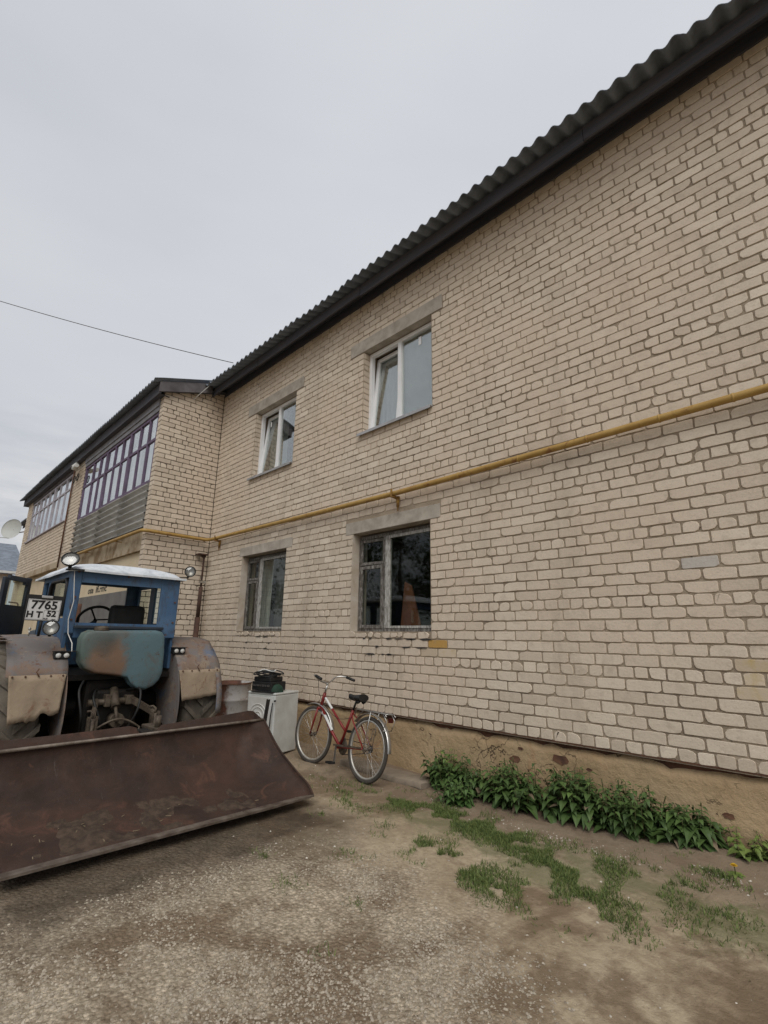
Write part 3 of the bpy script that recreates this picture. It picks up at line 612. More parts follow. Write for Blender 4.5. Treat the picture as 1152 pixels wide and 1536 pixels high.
for nm, mul, lab in (('W1', -0.83, 'white plastic upper window with tilted left sash'), ('W2', -4.03, 'white plastic upper window next to the bay')):
    x0, x1, z0, z1 = WIN[nm]; y0, y1 = 0.125, 0.195; m = MB()
    frame_bars(m, x0 + .005, x1 - .005, z0 + 0.015, z1 - .005, y0, y1, 0.055); m.box(mul - .035, mul + .035, y0 + .0007, y1 - .001, z0 + .07, z1 - .06, bev=.004)
    w = part(m, 'window', PVC); w['label'] = lab
    # tilted sash, hinged at its foot
    a, b, c, d = x0 + .045, mul - .02, z0 + .05, z1 - .045
    Mt = Matrix.Translation((0, 0.16, c)) @ Matrix.Rotation(radians(-5.5), 4, 'X') @ Matrix.Translation((0, -0.16, -c))
    m = MB(); frame_bars(m, a, b, c, d, 0.135, 0.185, 0.062, M=Mt); s_ = m.build('sash', PVC, w)
    pane(a + .055, b - .055, c + .055, d - .055, 0.155, w, M=Mt); pane(mul + .03, x1 - .055, z0 + .065, z1 - .055, 0.158, w)
    m = MB(); m.box(x0 - .06, x1 + .015, -0.055, 0.128, z0 - .012, z0 + .004, bev=.003); m.box(x0 - .06, x1 + .015, -0.057, -0.053, z0 - .04, z0 - .0125); m.build('sill', SILLM, w)
    if nm == 'W1': m = wavy(mul + .01, x1 - .02, z0 + .03, z1 - .02, 0.225, .0015, .25); m.build('curtain', CURT_D, w)
    m = wavy(x0 + .02, mul - .01, z0 + .03, z1 - .02, 0.36, .012, .11); m.build('curtain', CURT_D, w)
    g = MB(); g.box(x1 - .36, x1 - .31, 0.1545, 0.1575, z1 - .26, z1 - .13) if nm == 'W1' else g.box(x0 + .33, x0 + .36, 0.1545, 0.1575, z1 - .36, z1 - .26)
    g.build('sticker', PVC, w)
for nm in ('W3', 'W4'):
    x0, x1, z0, z1 = WIN[nm]; y0, y1 = 0.13, 0.20; m = MB()
    mul = -1.085 if nm == 'W3' else -4.33
    frame_bars(m, x0 + .012, x1 - .005, z0, z1 - .03, y0, y1, 0.05); m.box(mul - .03, mul + .03, y0 + .0008, y1 - .001, z0 + .05, z1 - .08, bev=.004)
    w = part(m, 'window', OLDWOOD); w['label'] = 'old grey timber window with a dark uncurtained pane' if nm == 'W3' else 'old timber window with pale curtain beside the rusty post'
    a, b = x0 + .05, mul - .02; zc = z0 + (z1 - z0) * .66
    m = MB(); frame_bars(m, a, b, z0 + .04, zc, 0.118, 0.16, 0.048); m.build('sash', OLDWOOD, w); pane(a + .045, b - .045, z0 + .085, zc - .045, 0.138, w, GLASS_O)
    m = MB(); Mt = Matrix.Translation((a, 0.14, 0)) @ Matrix.Rotation(radians(5), 4, 'Z') @ Matrix.Translation((-a, -0.14, 0))
    frame_bars(m, a, b, zc + .012, z1 - .085, 0.112, 0.156, 0.042, M=Mt); m.build('vent_sash', OLDWOOD, w); pane(a + .04, b - .04, zc + .05, z1 - .125, 0.134, w, GLASS_O, M=Mt)
    c, d = mul + .018, x1 - .035
    m = MB(); m.box(c, c + .085, 0.122, 0.17, z0 + .045, z1 - .075, bev=.004); m.box(d - .02, d, 0.122, 0.17, z0 + .045, z1 - .075); m.box(c + .085, d - .02, 0.1235, 0.169, z0 + .045, z0 + .075); m.box(c + .085, d - .02, 0.1235, 0.169, z1 - .115, z1 - .075)
    m.build('sash', OLDWHITE, w); pane(c + .08, d - .015, z0 + .07, z1 - .11, 0.142, w, GLASS_O)
    if nm == 'W4':
        wavy(x0 + .05, mul + .12, z0 + .05, z1 - .02, 0.36, 0.03, 0.13).build('curtain', CURT, w); wavy(mul + .12, x1 - .02, z0 + .05, z1 - .02, 0.42, 0.012, 0.2).build('curtain', simple('dusky_curtain', (0.17, 0.16, 0.15), (0.13, 0.12, 0.115), 4, .95), w)
    else:
        wavy(x0 + .12, mul - .25, z0 + .05, z1 - .02, 0.5, 0.03, 0.13).build('curtain', CURT_D, w)
        bd = MB(); bd.prism([(-0.98, 0.34, z0 + .02), (-0.60, 0.34, z0 + .02), (-0.80, 0.36, 1.60), (-0.92, 0.36, 1.66)], (0, .02, 0))
        tag(bd.build('hardboard_sheet', BOARDM), 'orange-brown board leaning inside the dark lower window', 'board')
    # broken sill course: loose brick bits along the foot of the opening
    sb = MB()
    x = x0 - .02
    while x < x1 - .02:
        l = random.uniform(.09, .25); l = min(l, x1 - x)
        if l < .05: break
        brick(sb, Vector((0, -0.004, 0)), X_, -Y_, x, x + l - random.uniform(.012, .034), z0 - .080 + random.uniform(-.006, .008), z0 - .004 + random.uniform(-.022, .003), 0, random.random(), 2.6); x += l
    sb.build('broken_sill', [BRICK], w, tone=True)
    for q in range(14 if nm == 'W3' else 7):
        bb_ = MB()
        xx = random.uniform(x0 + .1, x1 - .1) if nm == 'W3' else random.uniform(x0 + .2, x1 - .05); zz = z0 - random.choice((.093, .19, .285)) + random.uniform(-.004, .004); l = random.uniform(.05, .2); h_ = random.uniform(.006, .016)
        bb_.prism([(xx, -.0075, zz), (xx + l * .3, -.0075, zz - h_), (xx + l, -.0075, zz - h_ * .3), (xx + l * .8, -.0075, zz + h_ * .6), (xx + l * .3, -.0075, zz + h_ * .7)], (0, .004, 0))
        bb_.build('open_joint', DARK, w)
    sc = MB(); sc.box(x0, x1, 0.012, 0.13, z0 - .09, z0 - .004); sc.build('sill_mortar', MORTAR, w)
# ------------------------------------------------------------------ loggias on the bay
yg = -1.300
def loggia(x0, x1, z0, z1, mat, posts, zt, pw, name_label, curtains):
    m = MB(); frame_bars(m, x0, x1, z0, z1, yg, yg + .06, pw, bev=.004)
    for i, p in enumerate(posts):
        q = pw * (1.5 if i % 3 == 2 else .85)
        m.box(p - q / 2, p + q / 2, yg - .006 if i % 3 == 2 else yg + .002, yg + .058, z0 + pw, z1 - pw)
    m.box(x0 + pw, x1 - pw, yg + .005, yg + .055, zt - pw * .45, zt + pw * .45)
    w = part(m, 'loggia_window', mat); w['label'] = name_label
    e_ = [x0] + sorted(posts) + [x1]
    for a, b in zip(e_[:-1], e_[1:]):
        for c, d in ((z0 + .03, zt - .01), (zt + .01, z1 - .03)):
            g = MB(); rot = random.uniform(-.9, .9); rz = random.uniform(-.5, .5); cxx = (a + b) / 2
            Mt = Matrix.Translation((cxx, yg + .03, (c + d) / 2)) @ Matrix.Rotation(radians(rot), 4, 'Z') @ Matrix.Rotation(radians(rz), 4, 'X')
            hw, hh = (b - a) / 2 - .012, (d - c) / 2
            g.box(-hw, hw, -.002, .002, -hh, hh, M=Mt); g.build('pane', GLASS_L, w)
    for (a, b, c, d, mt) in curtains: wavy(a, b, c, d, yg + .12, .02, .16).build('curtain', mt, w)
    return w
loggia(-11.66, -6.40, 3.90, 5.46, PURPLE, [-6.90, -7.43, -8.02, -8.57, -9.12, -9.74, -10.30, -10.88], 4.86, 0.06, 'purple-framed loggia glazing over the corrugated parapet',
       [(-7.3, -6.5, 3.9, 5.2, CURT), (-8.9, -7.6, 3.9, 5.1, CURT), (-10.2, -9.0, 3.9, 5.25, CURT), (-11.6, -10.5, 3.9, 4.9, CURT_P)])
loggia(-18.5, -13.05, 4.12, 5.62, LILAC, [-13.75, -14.5, -15.2, -15.95, -16.6, -17.25, -17.9], 5.15, 0.065, 'pale lilac loggia glazing above the brick parapet',
       [(-14.4, -13.2, 4.1, 5.5, CURT_P), (-16.4, -15.0, 4.1, 5.4, CURT_D), (-18.2, -17.2, 4.1, 5.4, CURT_D)])
m = MB(); m.box(-11.68, -6.385, -1.322, -1.21, 5.465, 5.57); m.box(-11.68, -6.385, -1.345, -1.21, 5.572, 5.72); part(m, 'loggia_header', simple('blue_grey_board', (0.27, 0.27, 0.29), (0.19, 0.19, 0.205), 4, .85)); m = MB(); m.box(-18.55, -12.95, -1.325, -1.21, 5.625, 5.72); part(m, 'loggia_header', BARGE)
m = MB(); m.box(-18.6, -12.95, -1.36, -1.2, 4.102, 4.14, bev=.006); part(m, 'loggia_sill', LILAC)
m = MB()    # loggia back wall and floor
m.add([(XBL, -.02, 2.5), (XB, -.02, 2.5), (XB, -.02, 6.1), (XBL, -.02, 6.1)], [(0, 1, 2, 3)]); m.box(XBL, -6.4, -1.2, -.03, 2.8, 2.95); part(m, 'loggia_back', PALE)
# corrugated parapet: four sheets with horizontal ridges
for i, (a, b) in enumerate(((-8.05, -6.392), (-9.62, -8.02), (-11.05, -9.59), (-11.71, -11.02))):
    m = MB(); rows_ = []; n = 56; dz = random.uniform(-.02, .02); tl = random.uniform(-.012, .012); yo = -.006 * (i % 2)
    for q in range(n + 1):
        z = 2.95 + .90 * q / n; hgt = .085 * (.5 + .5 * cos(2 * pi * (z - 2.95) / .150)) ** 1.7 - .045
        rows_.append([(a, -1.315 + yo - hgt, z + dz - tl), ((a + b) / 2, -1.315 + yo - hgt, z + dz), (b, -1.315 + yo - hgt, z + dz + tl)])
    m.sheet(rows_, (0, .008, 0)); part(m, 'parapet_sheet', SLATE_L)
m = MB(); m.box(-11.72, -6.39, -1.30, -1.22, 3.83, 3.90); part(m, 'parapet_rail', OLDWOOD)
m = MB(); m.box(-11.72, -6.386, -1.29, -1.0, 2.50, 2.93); part(m, 'loggia_slab', CONC_ST)
m = MB(); m.box(-19.4, -12.95, -1.34, -1.0, 2.72, 2.90); part(m, 'loggia_slab', CONC_ST)
m = MB(); m.box(-13.0, -6.387, -1.22, -1.0, -.7, 2.499); part(m, 'ground_floor_panel', CREAM)
m = MB(); m.box(-19.4, -13.0, -1.18, -1.0, -.7, 2.719); part(m, 'ground_floor_panel', CREAM)
m = MB(); m.box(-12.95, -11.72, -1.30, -1.0, -.7, 2.899); part(m, 'ground_floor_pier', PALE)
m = MB(); m.box(XBL - .0, XBL + .3, -1.29, 0, -.7, 6.0); part(m, 'bay_end_wall', PALE)
m = MB(); m.box(XL, XBL, 0.0, .3, -.7, 6.2); part(m, 'far_wall', PALE)
m = MB(); m.box(XR, XR + .2, 0.05, 10, -.7, 6.3); m.box(XL, XR, 9.8, 10, -.7, 6.3); m.box(XL - .2, XL, 0.05, 10, -.7, 6.3); part(m, 'outer_wall', PALE)
m = MB(); m.tube([(-12.25, -1.40, 5.72), (-12.25, -1.5, 5.60), (-12.25, -1.38, 5.50)], .05, 8); m.tube([(-12.35, -1.47, 5.56), (-11.75, -1.52, 5.50)], .055, 8); part(m, 'gutter_spout', WHITEP)
for q, xx in ((0, -12.0), (1, -12.35)):
    m = MB(); m.tube([(xx + .12 * cos(a) * (1 - a * .06), -1.40, 5.22 + .13 * sin(a) * (1 - a * .06)) for a in [i * .35 for i in range(20)]], .012, 6); part(m, 'wire_coil', CABLE)
m = MB(); m.tube([(-12.72, -1.35, 5.6), (-12.72, -1.35, 2.7)], .022, 6); part(m, 'drain_pipe', RUST)
# ------------------------------------------------------------------ gas pipe
GP = thing('gas_pipe', (-0.7, -0.08, 2.82), 'yellow gas pipe running along the brick wall between the storeys', 'pipe')
yp = -0.085
path = [(6.5, yp, 2.83), (3.32, yp, 2.845), (0.5, yp, 2.80), (-0.68, yp, 2.785), (-3.5, yp, 2.81), (-6.0, yp, 2.835), (-6.08, yp - .03, 2.837), (-6.11, -0.16, 2.838), (-6.115, -0.6, 2.84), (-6.12, -1.32, 2.845), (-6.15, -1.39, 2.845), (-6.23, -1.405, 2.845), (-8, -1.40, 2.85), (-10.5, -1.39, 2.86), (-12.0, -1.39, 2.86)]
m = MB(); m.tube(path, .0345, 12); m.build('main_pipe', PIPE, GP)
for xx in (-0.9, 0.35, 1.15, 1.9, 2.55, 3.1, -2.1, -3.0, -4.6):
    zz = next(a[2] + (b[2] - a[2]) * (xx - a[0]) / (b[0] - a[0]) for a, b in zip(path[:-1], path[1:]) if b[0] <= xx <= a[0])
    m = MB(); m.tube([(xx - .010, yp, zz), (xx - .004, yp, zz), (xx + .004, yp, zz), (xx + .010, yp, zz)], [.035, .039, .039, .035], 12); m.build('weld_ring', PIPE, GP)
def bracket(x, drop):
    m = MB(); z = 2.79 if x > -4 else 2.83
    m.bar((x, 0.02, z - .055), (x, yp - .05, z - .055), .04, .012); m.bar((x, yp - .046, z - .06), (x, yp - .046, z + .05), .03, .01, (0, 1, 0))
    m.tube([(x + .03, -.03, z - .04), (x + .03, -.035, z - drop)], [.026, .018], 8); m.tube([(x + .03, -.033, z - drop + .03), (x + .03, -.036, z - drop - .05)], [.014, .007], 6)
    m.tube([(x - .03, yp, z - .03), (x + .035, -.04, z - .07)], .022, 8); m.build('bracket', RUSTY, GP)
bracket(-0.72, .19); bracket(-5.72, .2)
m = MB(); m.bar((-7.6, -1.3, 2.8), (-7.6, -1.45, 2.8), .04, .012); m.build('bracket', RUSTY, GP); m = MB(); m.bar((-9.8, -1.3, 2.81), (-9.8, -1.45, 2.81), .04, .012); m.build('bracket', RUSTY, GP)
# rusty post in the corner
RP = thing('rusty_post', (-6.04, -0.16, -0.6), 'slim rusty iron post with a top arm in the inner corner of the brick walls', 'post')
m = MB(); m.tube([(-6.03, -.17, -.62), (-6.03, -.17, 1.25)], .055, 8); m.tube([(-6.03, -.17, 1.25), (-6.03, -.17, 1.85)], .04, 8); m.tube([(-6.05, -.16, 1.85), (-6.05, -.16, 2.52)], .02, 8); m.build('shaft', RUST_D, RP)
m = MB(); m.box(-6.17, -5.98, -.30, -.10, 2.50, 2.525); m.prism([(-6.05, -.28, 2.5), (-6.05, -.12, 2.5), (-6.05, -.15, 2.42)], (.02, 0, 0)); m.build('top_arm', RUST_D, RP)
m = MB(); m.box(-6.09, -5.97, -.20, -.10, 1.93, 1.97); m.build('clamp', CHROME, RP)
# wires
m = MB(); A = Vector((-5.03, -.45, 6.40)); B = Vector((-9.3, -4.11, 8.45)); C_ = A + (B - A) * 2.6; pts = []
for i in range(41):
    t = i / 40; p = A.lerp(C_, t); p.z -= 4 * .32 * t * (1 - t); pts.append(p)
m.tube(pts, .007, 6); tag(m.build('overhead_cable', CABLE), 'thin black overhead cable stretched from the roof edge across the sky', 'cable')
m = MB(); m.tube([(-5.95, -.5, 6.20), (-6.05, -.62, 6.02), (-6.17, -.72, 5.86)], .006, 6); tag(m.build('drop_wire', WHITEP), 'short pale wire hanging below the corner of the bay roof', 'wire')
# ------------------------------------------------------------------ satellite dish and far house
SD = thing('satellite_dish', (-19.45, -1.2, 4.6), 'round pale grey satellite dish on the far end of the bay wall', 'satellite dish')
dc = Vector((-20.15, -1.62, 4.86)); dn = Vector((.66, -.74, .12)).normalized(); dq = dn.to_track_quat('Z', 'Y').to_matrix().to_4x4(); Md = Matrix.Translation(dc) @ dq
m = MB(); R0 = .40; pr = [(R0 * t, .10 * t * t - .1) for t in [i / 8 for i in range(9)]] + [(R0 * 1.01, .012)]; q = MB(); q.lathe(pr, (0, 0, 0), 'Z', 36); m.add([Md @ Vector(v) for v in q.v], q.f, 0, 0, True); m.build('reflector', DISH, SD)
m = MB(); a = Md @ Vector((0, -.38, -.02)); b = dc + Vector((.2, -.42, -.42)); m.tube([a, b], .015, 6); m.tube([b, b + Vector((-.12, .06, .1))], .04, 8); m.build('feed_arm', DISH, SD)
m = MB(); m.tube([dc - dn * .1, dc - dn * .25 + Vector((0, .1, -.05)), (-19.6, -1.28, 4.72), (-19.3, -1.27, 4.72)], .022, 6); m.build('mount', RUST, SD)
HS = thing('house', (-40, -6, -.6), 'low pale house with a grey pitched roof far behind the bay', 'house')
m = MB(); m.box(-48, -36.5, -14, 1.0, -.7, 4.7); hw_ = m.build('wall', PALE, HS)
m = MB(); m.box(-36.48, -36.42, -.9, .6, 2.9, 4.7); m.build('wall_panel', PALE, HS)
m = MB(); m.prism([(-36, -14.6, 4.75), (-42.5, -14.6, 7.4), (-49, -14.6, 4.75), (-49, -14.6, 4.55), (-42.5, -14.6, 7.2), (-36, -14.6, 4.55)], (0, 16.3, 0)); m.build('roof', SLATE, HS)
m = MB(); m.box(-36.0, -35.95, -14.6, 1.7, 4.6, 4.75); m.build('fascia', WHITEP, HS)
for yy in (-3.2, -6.5, -9.8):
    m = MB(); frame_bars(m, 0, 1.3, 1.0, 2.4, -.05, .05, .08, M=Matrix.Translation((-36.45, yy, 0)) @ Matrix.Rotation(radians(90), 4, 'Z')); f_ = m.build('window', WHITEP, HS)
    m = MB(); m.box(-36.46, -36.44, yy + .05, yy + 1.25, 1.05, 2.35); m.build('pane', GLASS_O, f_)
# lower half of the ground-floor panel is a grey board facing with writing on the cream strip above it
m = MB(); m.box(-11.6, -6.5, -1.236, -1.2205, -.7, 1.755); part(m, 'ground_floor_facing', simple('grey_board', (0.17, 0.165, 0.155), (0.12, 0.115, 0.11), 3, 0.9))
text_mesh('ote  ifi.rmc', 0.21, 'wall_lettering', INK, BLD, Matrix.Translation(Vector((-9.1, -1.2225, 1.885)) - ORIG[BLD.name]) @ Matrix.Rotation(radians(90), 4, 'X') @ Matrix.Scale(1.5, 4, X_), bold=.004)
# ------------------------------------------------------------------ tractor
def smooth_path(p, n):
    out_ = []
    for i in range(n + 1):
        t = i / n * (len(p) - 1); a = int(min(t, len(p) - 2)); f = t - a; P0, P1, P2, P3 = p[max(a - 1, 0)], p[a], p[a + 1], p[min(a + 2, len(p) - 1)]
        out_.append(tuple(.5 * (2 * P1[k] + (-P0[k] + P2[k]) * f + (2 * P0[k] - 5 * P1[k] + 4 * P2[k] - P3[k]) * f * f + (-P0[k] + 3 * P1[k] - 3 * P2[k] + P3[k]) * f ** 3) for k in range(3)))
    return out_
TX, TY, TZ = -3.15, -2.585, 0.085; RW = 0.70
TR = thing('tractor', (TX, TY, -0.62), 'worn blue tractor with white cab roof, rusty fenders and a patchy turquoise fuel tank', 'tractor')
def round_lamp(c, d, r, parent, name='work_lamp', shell=BLACKP):
    d = Vector(d).normalized(); M = Matrix.Translation(c) @ d.to_track_quat('Z', 'Y').to_matrix().to_4x4()
    def lt(pr, mat, nm, par):
        q = MB(); q.lathe(pr, (0, 0, 0), 'Z', 24); q.v = [tuple(M @ Vector(v)) for v in q.v]; return q.build(nm, mat, par)
    b = lt([(0, -r * .95), (r * .35, -r * .9), (r * .8, -r * .5), (r, -.01), (r * 1.06, 0), (r * 1.06, .012), (r * .93, .014), (r * .93, 0)], shell, name, parent)
    lt([(0, -r * .45), (r * .45, -r * .36), (r * .8, -r * .15), (r * .92, .004)], REFL, 'reflector', b)
    lt([(0, .018), (r * .5, .015), (r * .92, .006)], LENS, 'lens', b); return b
def tractor_wheel(yc, out_, R=RW, w=0.42, x=TX, z=TZ, lugs=20):
    m = MB(); ri = R * .56; h = w / 2
    prof = [(ri, -h * .8), (R * .72, -h * 1.02), (R * .90, -h), (R * .945, -h * .8), (R * .955, 0), (R * .945, h * .8), (R * .90, h), (R * .72, h * 1.02), (ri, h * .8)]
    m.lathe(prof, (x, yc, z), 'Y', 48)
    for s_ in (-1, 1):
        for i in range(lugs):
            a0 = 2 * pi * (i + (0.5 if s_ > 0 else 0)) / lugs
            p = []
            for t in (0, .5, 1):
                a = a0 + t * .32; yy = yc + s_ * h * (1.04 * t + .02); r1 = R * (1.0 - .03 * t * t)
                p.append((a, yy, r1))
            vs = []; da = .055
            for a, yy, r1 in p:
                for aa, rr in ((a - da, R * .90), (a + da, R * .90), (a + da * .8, r1), (a - da * .8, r1)): vs.append((x + rr * cos(aa), yy, z + rr * sin(aa)))
            a, yy, r1 = p[-1]
            for aa, rr in ((a - da, R * .74), (a + da, R * .74), (a + da * .8, r1 * .86), (a - da * .8, r1 * .86)): vs.append((x + rr * cos(aa), yc + s_ * h * 1.07, z + rr * sin(aa)))
            fs = [(0, 1, 2, 3), (15, 14, 13, 12)]
            for q in range(3):
                for j in range(4): fs.append((q * 4 + j, q * 4 + (j + 1) % 4, q * 4 + 4 + (j + 1) % 4, q * 4 + 4 + j))
            m.add(vs, fs)
    wv = m.build('wheel', TYRE_T, TR); q = MB()
    q.lathe([(ri * 1.02, -h * .85), (ri * .93, -h * .7), (ri * .9, -.05), (ri * .3, -.03), (.0, -.03)], (x, yc, z), 'Y', 32); q.lathe([(ri * 1.02, h * .85), (ri * .93, h * .7), (ri * .9, .05), (ri * .3, .03), (.0, .03)], (x, yc, z), 'Y', 32)
    q.lathe([(.13, -h * .5), (.11, -h * .62), (0, -h * .62)], (x, yc, z), 'Y', 16); q.lathe([(.13, h * .5), (.11, h * .62), (0, h * .62)], (x, yc, z), 'Y', 16)
    for i in range(8): a = 2 * pi * i / 8; q.box(x + .09 * cos(a) - .012, x + .09 * cos(a) + .012, yc - h * .66, yc - h * .5, z + .09 * sin(a) - .012, z + .09 * sin(a) + .012)
    q.build('rim', RUST, wv); return wv
tractor_wheel(TY - .95, -1); tractor_wheel(TY + .95, 1)
for s_ in (-1, 1): tractor_wheel(TY + s_ * .72, s_, .42, .22, -5.75, -.195, 16)
# body, axle and gearbox, plus added black plates closing light gaps underneath
m = MB(); m.box(-3.5, -2.78, TY - .30, TY + .30, -.25, .40, bev=.05); m.tube([(TX, TY - .85, TZ), (TX, TY + .85, TZ)], .13, 12); m.box(-5.9, -3.4, TY - .26, TY + .26, -.22, .35, bev=.04); m.box(-2.9, -2.66, TY - .22, TY + .22, -.12, .30, bev=.04)
m.tube([(-5.75, TY - .7, -.195), (-5.75, TY + .7, -.195)], .06, 8); m.box(-4.2, -2.72, TY - .72, TY + .72, .40, .46); m.box(-4.02, -4.0, TY - 1.0, TY + 1.0, -.42, .46); m.build('chassis_and_added_plates', BLACK, TR)
m = MB(); m.box(-6.15, -4.25, TY - .33, TY + .33, .36, .95, bev=.07); m.build('hood', DKBLUE, TR)
m = MB(); m.tube([(-5.2, TY + .1, .9), (-5.2, TY + .1, 1.35)], .04, 10); m.build('exhaust', RUST, TR)
# fenders
RF = 0.79
for s_, ya, yb in ((-1, TY - 1.09, TY - .56), (1, TY + .60, TY + 1.14)):
    rows_ = []; n = 16
    for i in range(n + 1):
        a = radians(30 + i * (118 - 30) / n); rr = RF + .012 * sin(i * 1.1)
        # flattened crown
        z = TZ + rr * sin(a); x = TX + rr * cos(a)
        rows_.append([(x, y + .006 * fbm(i * .4, y * 3, 1.0, 2, 7) * 1.5, z + .012 * fbm(i * .5, y * 2.5, 1, 2, 3)) for y in [ya + (yb - ya) * j / 8 for j in range(9)]])
    m = MB(); m.sheet(rows_, (0, 0, -.006))
    yi = yb if s_ < 0 else ya      # inner cheek plate
    pl = [(TX + (RF - .01) * cos(radians(a)), yi, TZ + (RF - .01) * sin(radians(a))) for a in range(-28, 119, 8)] + [(TX - .1, yi, TZ + .16), (TX + .1, yi, TZ + .0), (TX + .28, yi, TZ - .18)]
    m.prism(pl, (0, .008 * s_, 0))
    if s_ < 0: m.box(-2.62, -2.50, ya - .085, ya, TZ + .735, TZ + .742); m.box(-3.3, -2.62, ya - .05, ya + .0, TZ + RF - .03, TZ + RF - .022)
    if s_ > 0:
        sk = [(TX + RF * cos(radians(a)), yb, TZ + RF * sin(radians(a))) for a in range(-8, 60, 6)] + [(TX + (RF - .10) * cos(radians(a)), yb, TZ + (RF - .10) * sin(radians(a))) for a in range(58, -10, -6)]
        m.prism(sk, (0, -.006, 0)); bk = [[(TX + (RF + .004) * cos(radians(a)), yb - .07 * q, TZ + (RF + .004) * sin(radians(a))) for q in (0, 1)] for a in range(-8, 33, 5)]; m.sheet(bk, (-.005, 0, 0))
    f_ = m.build('fender', FENDER, TR)
    # hanging flap with ragged foot
    m = MB(); rows_ = []; x0 = TX + RF * cos(radians(30)); z0 = TZ + RF * sin(radians(30)); yL, yR = (ya + .02, yb - .02) if s_ < 0 else (ya + .0, yb - .01)
    for i in range(8):
        t = i / 7; row = []
        for j in range(25):
            u = j / 24; y = yL + (yR - yL) * u + (.05 * t * (1 - u) if s_ < 0 else .05 * t * (1 - u)) - .03 * t * u * (s_ < 0)
            foot = 0.045 if s_ < 0 else 0.135 + .04 * u
            foot += .035 * (fbm(u * 3, 2 + s_, 2.2, 3) if s_ < 0 else .3 * fbm(u * 3, 2, 2.2, 3)) + (.06 * sstep(.5, .62, u) if s_ < 0 else 0)
            row.append((x0 + .012 + .06 * t + .012 * fbm(u * 2, t * 2, 1.5, 2, 9), y, z0 + .012 - t * (z0 - foot)))
        rows_.append(row)
    m.sheet(rows_, (.004, 0, 0)); m.build('flap', FLAP, f_)
    m = MB()
    for j in range(5): y = ya + .05 + (yb - ya - .1) * j / 4; m.tube([(x0 + .012, y, z0 + .0), (x0 + .026, y, z0 + .0)], .009, 6)
    m.tube([(x0 + .03, yL + .24, z0 + .075), (x0 + .035, yL + .22, z0 + .04), (x0 + .04, yL + .235, z0 + .02), (x0 + .035, yL + .25, z0 - .005)], .006, 5); m.build('bolt', RUST, f_)
    # twin tail lamps
    yc = (TY - .62) if s_ < 0 else (TY + .645); zc = .675 if s_ < 0 else .71; xc = TX + sqrt(max(0, RF ** 2 - (zc - TZ) ** 2)) + .03; m = MB()
    m.box(xc - .05, xc + .035, yc - .075, yc + .075, zc - .035, zc + .035, bev=.006); m.box(xc - .06, xc + .05, yc - .08, yc + (.13 if s_ < 0 else .08), zc + .036, zc + .044); b_ = m.build('tail_lamp', BLACKP, TR)
    for q in (-.037, .037):
        g = MB(); g.lathe([(.026, 0), (.022, .008), (0, .010)], (xc + .0355, yc + q, zc), 'X', 16); g.build('lens', WHITEP, b_)
# fuel tank: rounded outline, bulged
tp = [(-3.06, .72), (-3.065, .84), (-3.04, .905), (-2.98, .935), (-2.6, .938), (-2.27, .945), (-2.205, .93), (-2.175, .885), (-2.155, .69), (-2.15, .47), (-2.18, .38), (-2.235, .32), (-2.32, .285), (-2.43, .305), (-2.50, .36), (-2.54, .425), (-2.66, .455), (-2.90, .49), (-3.0, .54), (-3.045, .61)]
cy_, cz_ = -2.58, .68
def ring(scale, x): return [(x, cy_ + (y - cy_) * scale, cz_ + (z - cz_) * scale) for y, z in tp]
m = MB(); rs = [ring(.9, -2.70), ring(1.0, -2.67), ring(1.0, -2.612), ring(1.03, -2.610), ring(1.03, -2.602), ring(1.0, -2.600), ring(1.0, -2.54), ring(.985, -2.518), ring(.955, -2.508), ring(.88, -2.504), ring(.5, -2.498)]
n = len(tp); vs = [p for r in rs for p in r]; fs = []
for i in range(len(rs) - 1):
    for j in range(n): fs.append((i * n + j, i * n + (j + 1) % n, (i + 1) * n + (j + 1) % n, (i + 1) * n + j))
fs += [tuple(range(n - 1, -1, -1)), tuple((len(rs) - 1) * n + j for j in range(n))]; m.add(vs, fs, 0, 0, True); tank = m.build('fuel_tank', TANK, TR)
m = MB(); m.tube([(-2.60, -2.86, .93), (-2.60, -2.86, .965)], .075, 16); m.lathe([(.078, .965), (.06, .985), (0, .99)], (-2.60, -2.86, 0), 'Z', 16); m.build('filler_cap', GREASE, tank)
m = MB(); m.box(-2.69, -2.62, -3.12, -2.16, .955, .99, bev=.008); m.build('rear_ledge', DKBLUE, TR)
# cab shell
m = MB(); yl, yr = -3.19, -1.985; xr, xf = -2.70, -4.15; zb, zt = .90, 1.615
m.box(xr - .04, xr, yl, -3.105, zb, zt, bev=.01); m.box(xr - .04, xr, -2.215, yr, .86, zt, bev=.01); m.box(xr - .038, xr - .002, -3.105, -2.215, 1.465, zt); m.box(xr - .038, xr - .002, -3.105, -2.215, .86, 1.02)
for y in (yl, yr - .03):
    m.box(-2.90, xr - .04, y, y + .03, .5, zt); m.box(xf, -2.90, y, y + .03, 1.53, zt)
    if y == yl: m.box(-3.72, -2.90, y, y + .03, .5, 1.07); m.box(-3.85, -3.72, y, y + .03, .5, 1.53); m.box(xf, -4.08, y, y + .03, .5, 1.53)
    else: m.box(xf, -2.90, y, y + .03, .5, 1.04); m.box(-3.60, -3.44, y, y + .03, 1.04, 1.53); m.box(xf, -4.05, y, y + .03, 1.04, 1.53)
m.box(xf, xf + .03, yl, -3.06, .5, zt); m.box(xf, xf + .03, -2.16, yr, .5, zt); m.box(xf, xf + .03, -3.06, -2.16, 1.56, zt); m.box(xf, xf + .03, -3.06, -2.16, .5, 1.02)
cab = m.build('cab', BLUE, TR)
m = MB()
for y in (yl - .004, yl + .004): m.tube([(-3.70, y, 1.09), (-3.70, y, 1.45), (-3.63, y, 1.51), (-2.98, y, 1.51), (-2.92, y, 1.45), (-2.92, y, 1.09)], .02, 6)
m.build('window_seal', BLACKP, cab)
